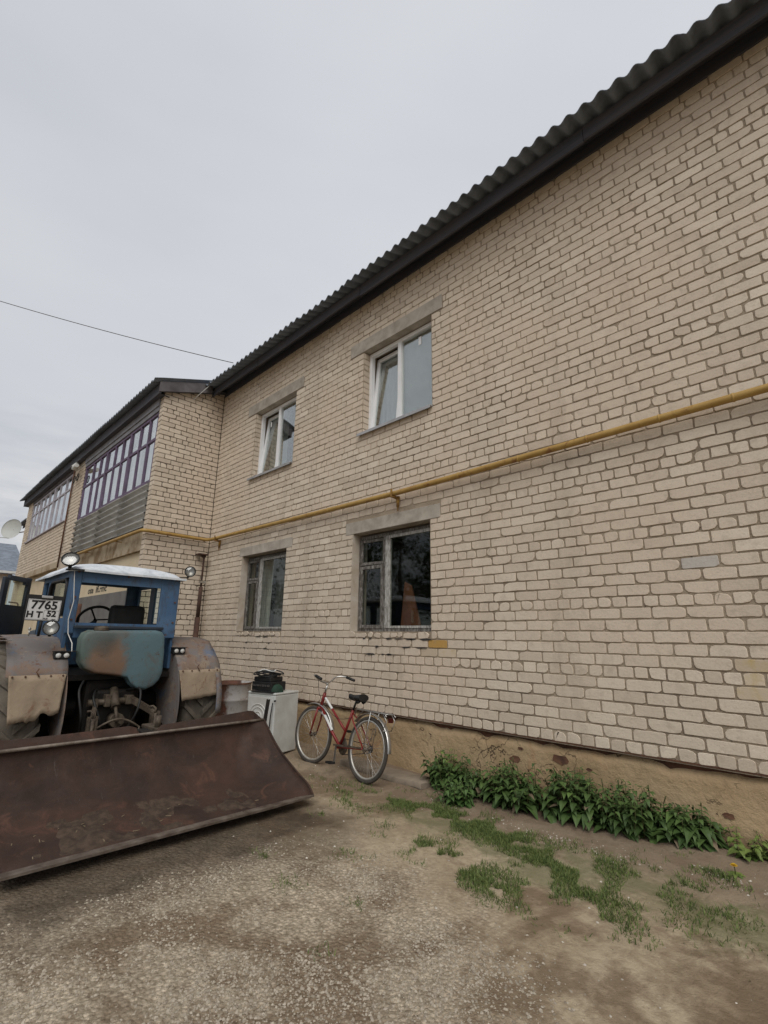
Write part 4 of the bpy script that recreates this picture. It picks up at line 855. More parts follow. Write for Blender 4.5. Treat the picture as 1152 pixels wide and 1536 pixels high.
m = MB(); m.box(-3.70, -2.92, yl + .012, yl + .016, 1.08, 1.52); m.build('side_glass', GLASS_C, cab); m = MB(); m.box(-3.44, -2.92, yr - .018, yr - .014, 1.05, 1.52); m.build('side_glass', GLASS_C, cab); m = MB(); m.box(-4.04, -3.61, yr - .018, yr - .014, 1.05, 1.52); m.build('side_glass', GLASS_C, cab)
m = MB(); rows_ = []
for i in range(13):
    t = i / 12; x = -2.63 + (-4.42 + 2.63) * t; row = []
    for j in range(17):
        u = j / 16; y = -3.245 + u * 1.305; bul = (1 - abs(2 * t - 1) ** 4) * (1 - abs(2 * u - 1) ** 3.0)
        row.append((x, y, 1.605 + .135 * bul ** .55 + .006 * fbm(x * 2, y * 2, 1, 2)))
    rows_.append(row)
m.sheet(rows_, (0, 0, -.025)); m.build('cab_roof', CABROOF, TR)
m = MB(); Md_ = Matrix.Translation((-4.28, -3.32, 0)) @ Matrix.Rotation(radians(-36.0), 4, 'Z')      # door swings out, local +x along the leaf
m.box(0, .085, -.02, .02, .45, 1.60, bev=.01, M=Md_); m.box(.50, .60, -.02, .02, .45, 1.56, bev=.01, M=Md_); m.box(.085, .50, -.018, .018, .45, 1.23, M=Md_); m.box(.085, .50, -.018, .018, 1.53, 1.59, M=Md_); m.box(.085, .14, -.018, .018, 1.5, 1.53, M=Md_)
dr = m.build('door', DKBLUE, TR); m = MB(); m.box(.085, .50, -.003, .003, 1.23, 1.53, M=Md_); m.build('pane', GLASS_C, dr)
m = MB(); m.tube([Md_ @ Vector((.12, -.03, 1.24)), Md_ @ Vector((.12, -.05, 1.27)), Md_ @ Vector((.30, -.05, 1.27))], .009, 6); m.tube([Md_ @ Vector((.60, .0, 1.18)), Md_ @ Vector((.66, -.03, 1.2)), Md_ @ Vector((.66, -.03, 1.27))], .012, 6); m.build('handle', RUST, dr)
m = MB(); m.box(-3.22, -3.10, -2.64, -2.22, .86, 1.255, bev=.05); m.box(-3.6, -3.12, -2.66, -2.2, .72, .86, bev=.04); m.build('seat', BLACKP, TR)
m = MB(); ax = Vector((-.75, 0, .66)).normalized(); e1 = Vector((0, 1, 0)); e2 = ax.cross(e1); cst = Vector((-3.62, -2.66, 1.09))
m.tube([cst + (e1 * cos(a) + e2 * sin(a)) * .20 for a in [2 * pi * i / 28 for i in range(28)]], .017, 8, True); m.tube([cst - ax * .02, cst + Vector((-.35, 0, -.45))], .025, 8)
for a in (0, 2.1, 4.2): m.tube([cst - ax * .02, cst + (e1 * cos(a) + e2 * sin(a)) * .2], .011, 6)
m.build('steering_wheel', BLACKP, TR)
# lamps, plate, wiring
l1 = round_lamp(Vector((-2.63, -3.27, 1.70)), (.8, -.35, .42), .085, TR); m = MB(); m.tube([(-2.68, -3.25, 1.60), (-2.66, -3.26, 1.66)], .02, 6); m.box(-2.72, -2.60, -3.28, -3.12, 1.585, 1.60); m.build('bracket', BLACKP, l1)
l2 = round_lamp(Vector((-2.62, -1.91, 1.70)), (.9, -.35, .05), .066, TR); m = MB(); m.bar((-2.68, -2.02, 1.62), (-2.65, -1.92, 1.625), .03, .01); m.tube([(-2.65, -1.92, 1.62), (-2.655, -1.915, 1.66)], .012, 6); m.build('bracket', BLACKP, l2)
l3 = round_lamp(Vector((-2.50, -3.365, .955)), (.92, -.32, .12), .073, TR); m = MB(); m.tube([(-2.54, -3.36, .87), (-2.53, -3.36, .90)], .015, 6); m.build('bracket', BLACKP, l3)
pm_ = Matrix.Translation((-2.52, -3.455, 1.135)) @ Matrix.Rotation(radians(90), 4, 'Z') @ Matrix.Rotation(radians(90), 4, 'X') @ Matrix.Rotation(radians(-1), 4, 'Z')
m = MB(); m.box(-.146, .146, -.105, .105, -.004, .0, M=pm_); plt = m.build('number_plate', PLATE, TR)
m = MB(); m.box(-.16, .16, -.112, .15, -.012, -.0045, M=pm_); m.tube([(-2.56, -3.455, .87), (-2.535, -3.455, 1.05)], .014, 6); m.build('plate_holder', BLACKP, plt)
m = MB(); m.box(-.04, .06, .118, .145, -.01, .02, M=pm_, bev=.005); m.build('plate_lamp', CHROME, plt)
pl0 = Matrix.Translation(-ORIG[TR.name]) @ pm_
def ptxt(t, x, y, s, b=.0035): return text_mesh(t, s, 'plate_text', INK, plt, pl0 @ Matrix.Translation((x, y, .0012)), bold=b)
ptxt('7765', 0.0, .045, .118); ptxt('H T', -.075, -.052, .085); ptxt('52', .075, -.038, .085); ptxt('RUS', .03, -.088, .022, .0005)
m = MB(); w_ = .0013
for a, b, c, d in ((-.141, .141, .098, .0995), (-.141, .141, -.0995, -.098), (-.141, -.1395, -.0995, .0995), (.1395, .141, -.0995, .0995), (.005, .0066, -.098, -.004), (.005, .14, -.0055, -.004), (.085, .12, -.095, -.089)): m.box(a, b, c, d, .0004, .0014, M=pm_)
m.build('plate_border', INK, plt)
m = MB(); m.tube([(-2.66, -3.21, 1.62), (-2.655, -3.19, 1.45), (-2.655, -3.165, 1.25), (-2.64, -3.19, 1.05), (-2.60, -3.18, .9), (-2.50, -3.15, .80), (-2.42, -3.16, .72)], .005, 6); m.build('lamp_cable', WHITEP, TR)
m = MB(); m.tube([(-2.6, -3.53, .87), (-2.6, -3.53, .93)], .006, 6); m.lathe([(0, -.02), (.016, 0), (0, .02)], (-2.6, -3.53, .94), 'Z', 10); m.build('fender_knob', CHROME, TR)
# three-point linkage
m = MB(); m.tube([(-2.62, -2.88, .17), (-2.62, -2.40, .17)], .035, 10); m.box(-2.66, -2.56, -2.72, -2.66, .12, .25, bev=.008); m.box(-2.68, -2.57, -2.50, -2.42, .13, .23, bev=.008); m.build('lift_shaft', GREASE, TR)
for a, b, c in (((-2.60, -2.80, .17), (-2.30, -2.90, .04), (-2.28, -2.92, -.35)), ((-2.60, -2.44, .18), (-2.30, -2.27, .05), (-2.28, -2.27, -.35))):
    m = MB(); m.bar(a, b, .045, .05); m.bar(Vector(a) + Vector((0, 0, .03)), Vector(b) + Vector((0, 0, .02)), .025, .03); m.build('lift_arm', GREASE, TR)
    m = MB(); m.tube([b, (b[0] + .02, b[1], -.12), c], [.03, .02, .02], 8); m.box(b[0] - .025, b[0] + .035, b[1] - .045, b[1] - .025, -.11, .07); m.box(b[0] - .025, b[0] + .035, b[1] + .025, b[1] + .045, -.11, .07); m.tube([(b[0], b[1] - .05, .04), (b[0], b[1] + .05, .04)], .016, 8)
    m.tube([(b[0], b[1], .05), (b[0], b[1] + .005, .10), (b[0] - .02, b[1] - .02, .125), (b[0] - .03, b[1] - .05, .12)], .012, 6); m.build('lift_rod', GREASE, TR)
    m = MB(); m.bar((-2.75, c[1] * .5 + TY * .5, -.30), (-1.75, c[1], -.36), .03, .06); m.build('lower_link', BLACK, TR)
m = MB(); m.tube([(-2.25, -2.86 + .42 * t, -.04 + .085 * sin(pi * t) - .03 * t) for t in [i / 14 for i in range(15)]] + [(-2.2, -2.47, -.12), (-2.2, -2.6, -.14), (-2.2, -2.8, -.13)], .012, 6); m.build('stay_hoop', GREASE, TR)
for pts in ([(-2.66, -2.80, .30), (-2.50, -2.86, .22), (-2.42, -2.80, .02), (-2.50, -2.74, -.15)], [(-2.66, -2.48, .28), (-2.48, -2.40, .30), (-2.36, -2.44, .10), (-2.44, -2.50, -.10)], [(-2.62, -2.95, .40), (-2.46, -3.02, .30), (-2.40, -2.98, .05), (-2.6, -2.92, -.18)]):
    m = MB(); m.tube(smooth_path(pts, 18), .013, 6); m.build('hydraulic_hose', BLACKP, TR)
m = MB(); m.tube([(-2.66, -2.62, .30), (-2.52, -2.62, .12)], .045, 12); m.tube([(-2.52, -2.62, .12), (-2.42, -2.62, -.02)], .018, 8); m.build('hydraulic_cylinder', GREASE, TR)
m = MB(); m.tube([(-2.64, -2.59, -.02), (-2.50, -2.59, -.02)], .075, 14); m.tube([(-2.50, -2.59, -.02), (-2.42, -2.59, -.02)], .022, 8); m.build('power_take_off', GREASE, TR)
for y, z in ((-3.15, 1.58), (-3.15, 1.30), (-3.15, 1.05), (-2.03, 1.58), (-2.03, 1.30), (-2.03, 1.05), (-2.62, 1.57)):
    m = MB(); m.tube([(-2.701, y, z), (-2.690, y, z)], .012, 6); m.build('cab_bolt', RUST, TR)
m = MB(); m.box(-2.715, -2.686, -3.19, -1.985, 1.585, 1.605); m.build('rain_gutter', DKBLUE, TR)
# ------------------------------------------------------------------ dozer blade carried on the linkage
BL = thing('dozer_blade', (-1.0, -2.7, -0.62), 'wide dark rusty steel blade with a flared end standing in front of the tractor', 'blade')
prof = [(-.33, -.52), (-.55, -.51), (-.80, -.475), (-1.02, -.40), (-1.18, -.28), (-1.28, -.14), (-1.315, -.03), (-1.30, .025)]
def smooth_prof(p, n):
    out_ = []
    for i in range(n + 1):
        t = i / n * (len(p) - 1); a = int(min(t, len(p) - 2)); f = t - a
        P0, P1, P2, P3 = p[max(a - 1, 0)], p[a], p[a + 1], p[min(a + 2, len(p) - 1)]
        out_.append(tuple(.5 * (2 * P1[k] + (-P0[k] + P2[k]) * f + (2 * P0[k] - 5 * P1[k] + 4 * P2[k] - P3[k]) * f * f + (-P0[k] + 3 * P1[k] - 3 * P2[k] + P3[k]) * f ** 3) for k in range(len(P1))))
    return out_
pf = smooth_prof(prof, 24); yL = -3.86
edge_f = [(-.36, -1.505, -.515), (-.45, -1.50, -.445), (-.66, -1.50, -.36), (-.98, -1.50, -.205), (-1.31, -1.48, .022)]
ef = smooth_prof(edge_f, 24)
m = MB(); rows_ = []
for (x, z), e_ in zip(pf, ef):
    t = (z + .52) / .55; yR = -1.95 + .33 * t
    row = [(x, yL + (yR - yL) * j / 30, z + .006 * fbm(x * 2, j * .35, 1.0, 3, 4)) for j in range(31)]
    a = Vector(row[-1]); b = Vector(e_)
    for q in range(1, 9):
        f = q / 8; p = a.lerp(b, f); p.x -= .05 * sin(pi * f) * (1 - t); p.z -= .03 * sin(pi * f) * (1 - t) * 0; row.append(tuple(p))
    rows_.append(row)
m.sheet(rows_, (-.008, 0, -.008)); bp = m.build('blade_plate', BLADE, BL)
m = MB()
for seg in ([(-3.86, .10), (-3.74, .085), (-3.3, .085), (-2.86, .095), (-2.80, .075), (-2.775, .03)], [(-2.615, .035), (-2.57, .075), (-2.2, .092), (-1.9, .105), (-1.66, .122), (-1.60, .115), (-1.49, .03)]):
    rows_ = [[(-1.300, y, .02) for y, z in seg], [(-1.345, y, z) for y, z in seg]]; m.sheet(rows_, (-.012, 0, 0), smooth=False)
m.build('top_strip', BLADE, BL)
m = MB(); m.tube([(-1.296, yL, .018), (-1.296, -1.60, .024), (-1.305, -1.49, .024)], .014, 8); m.build('fold_bead', WORN, BL)
m = MB(); m.box(-.40, -.325, yL, -1.93, -.532, -.515); m.prism([(-.40, -1.93, -.532), (-.325, -1.93, -.532), (-.345, -1.5, -.53), (-.40, -1.5, -.53)], (0, 0, .016)); m.build('cutting_edge', WORN, BL)
m = MB(); m.prism([(x - .004, yL - .001, z) for x, z in pf[::3]] + [(-1.36, yL - .001, .09), (-1.42, yL - .001, -.3), (-.9, yL - .001, -.53)], (0, -.012, 0)); m.tube([(-.36, yL - .006, -.50), (-.62, yL - .006, -.33), (-.98, yL - .006, -.15), (-1.31, yL - .006, .06)], .012, 6); m.build('end_plate', BLADE, BL)
m = MB(); m.tube([(x, y, z) for x, y, z in ef], .010, 6); m.build('end_bead', BLADE, BL)
m = MB(); m.box(-1.50, -1.36, yL + .2, -1.75, -.35, -.22); m.box(-1.75, -1.36, -2.95, -2.88, -.5, -.1); m.box(-1.75, -1.36, -2.30, -2.23, -.5, -.1); m.box(-1.55, -1.36, -2.74, -2.64, -.3, .03); m.build('mounting_frame', BLACK, BL)
m = MB(); m.box(-1.9, -1.42, -2.55, -2.43, -.02, .015, bev=.005); m.tube([(-1.62, -2.50, .0), (-1.62, -2.50, .12)], .03, 8); m.build('lug_plate', GREASE, BL)
# dirt lying in the trough
random.seed(11); m = MB(); n_ = 60
rows_ = []
for i in range(9):
    row = []
    for j in range(n_ + 1):
        y = -3.7 + 1.75 * j / n_; t = i / 8; x = -.40 - .55 * t
        zf = None
        for (xa, za), (xb, zb_) in zip(pf[:-1], pf[1:]):
            if xb <= x <= xa: zf = za + (zb_ - za) * (x - xa) / (xb - xa)
        hgt = max(0, .9 * fbm(j * .16, t * 2.6, 1.0, 5, 2.7) + .05) * .055 * sin(pi * t) ** .7 * sstep(0, .12, j / n_) * sstep(1, .9, j / n_)
        row.append((x, y, (zf or -.5) + hgt - .004))
    rows_.append(row)
m.sheet(rows_); struct(m.build('loose_dirt', simple('dirt_in_blade', (0.080, 0.055, 0.038), (0.038, 0.025, 0.018), 18, 0.97, bscale=60)), 'stuff')
m = MB()
for i in range(20):
    y = random.uniform(-3.75, -2.0); x = random.uniform(-.75, -.4); z = -.49 + .055 * sstep(-.5, -.9, x); a = random.uniform(0, pi); l = random.uniform(.008, .035) * (1.8 if random.random() < .15 else 1)
    m.tube([(x, y, z + .008), (x + l * cos(a), y + l * sin(a), z + .012)], .0035, 5)
struct(m.build('straw_litter', TWIG), 'stuff')
# ------------------------------------------------------------------ oil drum
OD = thing('oil_drum', (-3.52, -.68, -.60), 'steel barrel, half rust-brown half silver, standing behind the tractor fender', 'barrel')
m = MB(); R = .285; pr = [(R - .02, -.60), (R, -.60), (R + .008, -.59), (R, -.575)]
for zc in (-.31, -.02): pr += [(R, zc - .03), (R + .010, zc - .012), (R + .012, zc), (R + .010, zc + .012), (R, zc + .03)]
pr += [(R, .19), (R + .009, .20), (R + .010, .212), (R + .003, .222), (R - .012, .215), (R - .018, .05), (0, .04)]
m.lathe(pr, (-3.52, -.68, 0), 'Z', 48); m.build('body', BARREL, OD)
m = MB(); m.lathe([(R + .003, .2225), (R + .011, .213), (R + .0105, .199)], (-3.52, -.68, 0), 'Z', 48); m.build('rim', RUST, OD)
# ------------------------------------------------------------------ old washing machine
wd, wl_, wh = .465, .50, .775
wy = radians(13.5); WMx = Matrix.Translation((-2.275, -.335, -.60)) @ Matrix.Rotation(wy, 4, 'Z') @ Matrix.Translation((-wl_, -wd, 0))
WM = thing('washing_machine', (-2.5, -.6, -.60), 'discarded white washing machine standing against the wall left of the bicycle', 'washing machine')
m = MB(); m.box(0, wl_, 0, wd, .02, wh - .03, bev=.012, M=WMx); m.box(-.003, wl_ + .003, -.003, wd + .003, wh - .0295, wh, bev=.01, M=WMx)
for a in (.05, wl_ - .05):
    for b in (.05, wd - .05): m.tube([WMx @ Vector((a, b, -.01)), WMx @ Vector((a, b, .025))], .02, 8)
m.build('cabinet', ENAMEL, WM)
m = MB(); m.box(.03, wl_ - .035, -.012, -.0035, .06, wh - .06, bev=.003, M=WMx); m.box(.03, wl_ - .035, -.0125, -.004, .41, .43, M=WMx)
bp_ = m.build('back_panel', ENAMEL_D, WM)
m = MB()
for r in (.06, .115, .155): m.tube([WMx @ Vector((.22 + r * cos(a), -.013, .47 + r * sin(a))) for a in [2 * pi * i / 30 for i in range(30)]], .008, 6, True)
m.tube([WMx @ Vector((.22, -.02, .47)), WMx @ Vector((.22, -.008, .47))], .03, 12); m.build('embossed_ring', ENAMEL_D, bp_)
m = MB(); m.tube([WMx @ Vector(p) for p in ((wl_ - .01, -.03, .66), (wl_ - .03, -.035, .5), (wl_ - .045, -.03, .3), (wl_ - .05, -.035, .05))], .007, 6); m.tube([WMx @ Vector((wl_ + .005, -.02, .68)), WMx @ Vector((wl_ + .03, -.02, .685))], .012, 6); m.build('drain_hose', BLACKP, WM)
m = MB(); m.box(.07, wl_ - .03, -.02, .02, wh + .0005, wh + .012, M=WMx); m.build('top_trim', BLACKP, WM)
tz = wh + .013
AS = thing('stereo_amplifier', (-2.48, -.62, wh - .6 + .013), 'black stereo unit with a row of silver buttons on top of the washing machine', 'stereo')
m = MB(); m.box(.04, .40, .02, .30, tz, tz + .115, bev=.006, M=WMx); m.build('body', BLACKP, AS)
m = MB()
for i in range(11): m.box(.055 + i * .03, .055 + i * .03 + (.012 if i % 3 else .022), .012, .0195, tz + .055, tz + .08, M=WMx)
m.build('button_row', CHROME, AS)
m = MB(); m.box(.05, .36, .04, .28, tz + .116, tz + .175, bev=.01, M=WMx); tag(m.build('car_radio', BLACKP), 'flat black box stacked on the stereo unit under a cable coil', 'electronics')
m = MB()
for q in range(5):
    cx_, cyy, r = .20 + .02 * random.uniform(-1, 1), .15 + .02 * random.uniform(-1, 1), .12 + .012 * q
    m.tube([WMx @ Vector((cx_ + r * 1.3 * cos(a), cyy + r * .9 * sin(a), tz + .185 + .012 * q + .018 * sin(a * 2 + q))) for a in [2 * pi * i / 26 for i in range(26)]], .0085, 6, True)
tag(m.build('cable_coil', CABLE), 'loose coil of black cable lying on the stacked stereo boxes', 'cable coil')
m = MB(); m.tube([WMx @ Vector((.20 + .13 * cos(a), .13 + .10 * sin(a), tz + .25 + .012 * sin(3 * a))) for a in [2 * pi * i / 22 for i in range(17)]], .008, 6); tag(m.build('white_cord', WHITEP), 'white cord looped over the black cable coil', 'cord')
m = MB(); rows_ = []
for i in range(9):
    v = pi / 2 * i / 8; rows_.append([tuple(WMx @ Vector((.405 + .085 * cos(v) * cos(a) * (1 + .2 * fbm(a, v, 1.3, 2)), .12 + .10 * cos(v) * sin(a), tz - .008 + .095 * sin(v) * (1 + .25 * fbm(a * .7, v, 1.5, 2, 4))))) for a in [2 * pi * j / 18 for j in range(19)]])
m.sheet(rows_); tag(m.build('crumpled_bag', simple('green_cloth', (0.02, 0.055, 0.035), (0.012, 0.03, 0.02), 12, 0.8, bscale=40)), 'small crumpled dark green bag beside the stereo on the washing machine', 'bag')
m = MB(); m.bar((-1.62, -1.33, -.60), (-1.90, -1.05, .14), .035, .012, (0, 1, 0)); m.bar((-1.645, -1.33, -.60), (-1.925, -1.05, .14), .012, .035, (0, 1, 0)); tag(m.build('angle_bar', BLACK), 'dark steel bar leaning between the blade and the washing machine', 'bar')
# ------------------------------------------------------------------ bicycle (built upright along +x from the rear hub, then leaned)
BK = thing('bicycle', (-.58, -.655, -.615), 'red step-through bicycle with silver mudguards and rear rack leaning on the wall', 'bicycle')
WB, RWH, HY = 1.09, .335, .335
def bpart(m, name, mat, par=None): return m.build(name, mat, par or BK, local=True)
STA = radians(9); SA = Vector((.985, 0, .60)); axh = (Vector((.93, 0, .80)) - Vector((1.0, 0, .57))).normalized()
Ms = Matrix.Translation((1.0, 0, .68)) @ Matrix.Rotation(STA, 4, axh) @ Matrix.Translation((-1.0, 0, -.68))
def bike_wheel(cx_, M=None):
    def fin(q): 
        if M: q.v = [tuple(M @ Vector(v)) for v in q.v]
        return q
    m = MB(); rt = .021
    m.lathe([(RWH - rt + rt * cos(a), rt * 1.0 * sin(a)) for a in [2 * pi * i / 10 for i in range(10)]], (cx_, 0, HY), 'Y', 56, close=True); w = bpart(fin(m), 'wheel', TYRE)
    m = MB(); r0 = RWH - 2 * rt; m.lathe([(r0 + .004, -.014), (r0 - .012, -.013), (r0 - .018, 0), (r0 - .012, .013), (r0 + .004, .014)], (cx_, 0, HY), 'Y', 56, close=True); bpart(fin(m), 'rim', ALU, w)
    m = MB()
    for i in range(36):
        a = 2 * pi * i / 36; s_ = 1 if i % 2 else -1; a2 = a + (.9 if (i // 2) % 2 else -.9)
        m.tube([(cx_ + .022 * cos(a2), s_ * .028, HY + .022 * sin(a2)), (cx_ + (r0 - .014) * cos(a), 0, HY + (r0 - .014) * sin(a))], .0013, 4, cap=False)
    bpart(fin(m), 'spokes', CHROME, w)
    m = MB(); m.lathe([(.0, -.05), (.012, -.05), (.012, -.032), (.026, -.03), (.026, -.025), (.016, -.02), (.016, .02), (.026, .025), (.026, .03), (.012, .032), (.012, .05), (0, .05)], (cx_, 0, HY), 'Y', 16); bpart(fin(m), 'hub', GREASE, w); return w
bike_wheel(0); bike_wheel(WB, Ms)
BB = Vector((.50, 0, .285)); ST = Vector((.335, 0, .70)); HT = Vector((.955, 0, .835)); HB = Vector((1.0, 0, .665))
m = MB(); m.tube([BB, ST], .0155, 10); m.tube([HT, HB], .02, 10); m.tube([HB + Vector((-.0, 0, .02)), (.75, 0, .455), BB], .018, 10); m.tube([HT + Vector((.01, 0, -.03)), (.62, 0, .58), BB.lerp(ST, .42)], .015, 10)
for s_ in (-1, 1): m.tube([BB + Vector((-.03, s_ * .03, 0)), (.33, s_ * .05, .30), (0, s_ * .06, HY)], .010, 8); m.tube([BB.lerp(ST, .93), (.26, s_ * .05, .60), (0, s_ * .06, HY)], .008, 8)
m.tube([BB + Vector((0, -.045, 0)), BB + Vector((0, .045, 0))], .024, 12); fr = bpart(m, 'frame', REDP)
m = MB(); d = BB - HB
m.tube([HB + d * .12, HB + d * .62], .0186, 10, cap=False); dl = HB - HT; a0 = HT + Vector((.01, 0, -.03)); m.tube([a0.lerp(Vector((.62, 0, .58)), .12), a0.lerp(Vector((.62, 0, .58)), .62)], .0156, 10, cap=False); dc_ = bpart(m, 'frame_decal', WHITEP, fr)
m = MB()
for i in range(6):
    p = HB + d * (.2 + .065 * i); m.tube([p + Vector((.004, -.0188, .012)), p + Vector((-.012, -.0188, -.012))], .004, 5)
bpart(m, 'decal_lettering', INK, fr)
def turned(m): m.v = [tuple(Ms @ Vector(v)) for v in m.v]; return m
m = MB()
for s_ in (-1, 1): m.tube([HB + Vector((.006, s_ * .045, -.02)), HB + Vector((.04, s_ * .055, -.16)), (WB, s_ * .055, HY)], [.014, .012, .008], 8)
m.tube([HB + Vector((.004, -.05, -.015)), HB + Vector((.004, .05, -.015))], .017, 8); bpart(turned(m), 'fork', REDP)
m = MB(); m.tube([HT, HT + axh * .10], .013, 8); m.tube([HT + axh * .10, HT + axh * .13 + Vector((.02, 0, .0))], .016, 8); bpart(turned(m), 'stem', CHROME)
H0 = HT + axh * .13 + Vector((.02, 0, 0)); m = MB()
hp = [H0 + Vector(p) for p in ((-.19, -.29, .055), (-.05, -.265, .085), (.03, -.19, .075), (.025, -.09, .02), (0, 0, 0), (.025, .09, .02), (.03, .19, .075), (-.05, .265, .085), (-.19, .29, .055))]
hs = smooth_prof([tuple(p) for p in hp], 40); m.tube(hs, .0115, 10); hb = bpart(turned(m), 'handlebar', CHROME)
for s_ in (-1, 1):
    m = MB(); m.tube([H0 + Vector((-.075, s_ * .27, .082)), H0 + Vector((-.20, s_ * .292, .052))], .017, 10); bpart(turned(m), 'grip', BLACKP, hb)
m = MB(); st2 = ST + (ST - BB).normalized() * .12; m.tube([ST, st2], .0125, 8); bpart(m, 'seat_post', BLACKP)
m = MB(); rows_ = []
for i in range(13):
    t = i / 12; x = st2.x - .125 + .26 * t; wdt = .10 * (1 - sstep(.15, .75, t) * .75) * (.75 + .25 * sstep(0, .15, t)); zt_ = st2.z + .055 + .025 * (1 - t) ** 2 + .008 * sstep(.7, 1, t)
    rows_.append([(x, wdt * sin(a), zt_ - (.085 * (1 - cos(a)) * .5 if abs(a) < 3 else .05) * (1 - .3 * t)) for a in [-pi * .95 + 1.9 * pi * j / 14 for j in range(15)]])
m.sheet(rows_); m.add(rows_[0], [tuple(range(15))]); m.add(rows_[-1], [tuple(reversed(range(15)))])
for s_ in (-1, 1): m.tube([(st2.x - .1, s_ * .04, st2.z + .0), (st2.x - .08, s_ * .04, st2.z - .015), (st2.x - .04, s_ * .04, st2.z + .01)], .02, 8)
bpart(m, 'saddle', BLACKP)
def guard(cx_, a0, a1, r=.372, M=None):
    m = MB(); rows_ = []
    for i in range(29):
        a = radians(a0 + (a1 - a0) * i / 28); rows_.append([(cx_ + (r - .010 * (abs(v) / 26.0) ** 2) * cos(a), v / 1000, HY + (r - .010 * (abs(v) / 26.0) ** 2) * sin(a)) for v in (-26, -18, 0, 18, 26)])
    m.sheet(rows_, (0, 0, .002)); 
    if M: m.v = [tuple(M @ Vector(v)) for v in m.v]
    return m
bpart(guard(WB, 62, 165, M=Ms), 'mudguard', CHROME)
bpart(guard(0, 42, 178), 'mudguard', CHROME)
m = MB()
for s_ in (-1, 1):
    m.tube([(.27, s_ * .02, .64), (.2, s_ * .06, .725), (-.30, s_ * .065, .725), (-.335, s_ * .065, .70)], .0055, 6); m.tube([(-.06, s_ * .062, .722), (0, s_ * .062, HY)], .0045, 6); m.tube([(-.27, s_ * .062, .722), (-.335, s_ * .06, .66), (-.29, s_ * .062, .56)], .0045, 6)
for x in (.17, .05, -.08, -.20, -.31): m.tube([(x, -.063, .725), (x, .063, .725)], .0045, 6)
m.tube([(-.29, -.062, .56), (-.29, .062, .56)], .0045, 6); rk = bpart(m, 'rear_rack', CHROME)
m = MB(); m.box(-.338, -.325, -.03, .03, .645, .69); bpart(m, 'rear_reflector', simple('red_reflector', (0.06, 0.008, 0.007), None, rough=.3), rk)
m = MB(); pr = [(.0, -.004), (.085, -.004), (.09, 0), (.085, .004), (0, .004)]; m.lathe(pr, (BB.x, -.045, BB.z), 'Y', 28); cr = bpart(m, 'chainring', GREASE)
# crank and pedals: near arm hanging down
ca = radians(-98); pe = []
for s_, a in ((1, ca), (-1, ca + pi)):
    m = MB(); a_ = Vector((BB.x, s_ * .058, BB.z)); b_ = a_ + Vector((.165 * cos(a), s_ * .012, .165 * sin(a))); m.bar(a_, b_, .022, .012, (0, 1, 0)); c_ = bpart(m, 'crank', CHROME)
    m = MB(); c2 = b_ + Vector((0, s_ * .055, 0)); m.tube([b_, b_ + Vector((0, s_ * .105, 0))], .007, 6)
    for dx in (-.03, .03): m.box(c2.x + dx - .008, c2.x + dx + .008, c2.y - .042, c2.y + .042, c2.z - .011, c2.z + .011)
    for dy in (-.04, .04): m.box(c2.x - .036, c2.x + .036, c2.y + dy - .004, c2.y + dy + .004, c2.z - .009, c2.z + .009)
    bpart(m, 'pedal', BLACKP, c_)
m = MB(); m.tube([(BB.x, -.045, BB.z + .088), (0, -.045, HY + .038)], .004, 5); m.tube([(BB.x, -.045, BB.z - .088), (0, -.045, HY - .038)], .004, 5); m.lathe([(0, -.003), (.038, -.003), (.038, .003), (0, .003)], (0, -.045, HY), 'Y', 18); bpart(m, 'chain', BLACK)
m = MB(); m.bar((BB.x + .06, .052, BB.z + .01), (.03, .066, HY + .005), .010, .02, (0, 0, 1)); bpart(m, 'chain_stay_cover', GREASE)
m = MB(); m.tube(smooth_path([tuple(H0 + Vector((-.02, .2, .08))), tuple(H0 + Vector((.10, .08, .04))), tuple(HT + Vector((.04, .03, -.06))), (.62, .022, .585), (.30, .03, .62)], 20), .003, 5); bpart(m, 'brake_cable', CABLE)
m = MB(); m.tube([(.0, .075, HY), (-.05, .08, HY - .03), (-.06, .08, HY - .0)], .006, 6); m.tube([(0, -.06, HY), (0, .06, HY)], .009, 8); bpart(m, 'axle_nut', GREASE)
BK.rotation_euler = (radians(7.5), 0, radians(175.6))
# ------------------------------------------------------------------ concrete planks along the wall
random.seed(5)
def plank(x0, x1, yc0, yc1, w, lab, tilt=0.0):
    m = MB(); rows_ = []; n = 24
    for q in range(2): pass
    prof_ = [(-w / 2, -.055), (-w / 2, -.006), (-w / 2 + .008, 0), (w / 2 - .008, 0), (w / 2, -.006), (w / 2, -.055)]
    for i in range(n + 1):
        t = i / n; x = x0 + (x1 - x0) * t; yc = yc0 + (yc1 - yc0) * t; z = gz(x, yc) + .052
        row = []
        for a, h in prof_:
            row.append((x + a * .08 + (.012 * fbm(a * 30, i, 1, 2) if i in (0, n) else 0), yc + a + .004 * fbm(x * 6, a * 9, 1, 3), z + h + .004 * fbm(x * 5, a * 5, 1, 3, 6) + tilt * t))
        rows_.append(row)
    m.sheet(rows_); m.add(rows_[0], [tuple(range(6))]); m.add(rows_[-1], [tuple(reversed(range(6)))])
    tag(m.build('concrete_plank', PLANK), lab, 'plank', 'grey planks laid along the wall foot')
plank(-1.28, -.72, -.27, -.30, .24, 'short grey concrete plank under the middle of the bicycle')
plank(-.70, .05, -.29, -.30, .26, 'longer grey concrete plank ending beside the first leafy weeds')
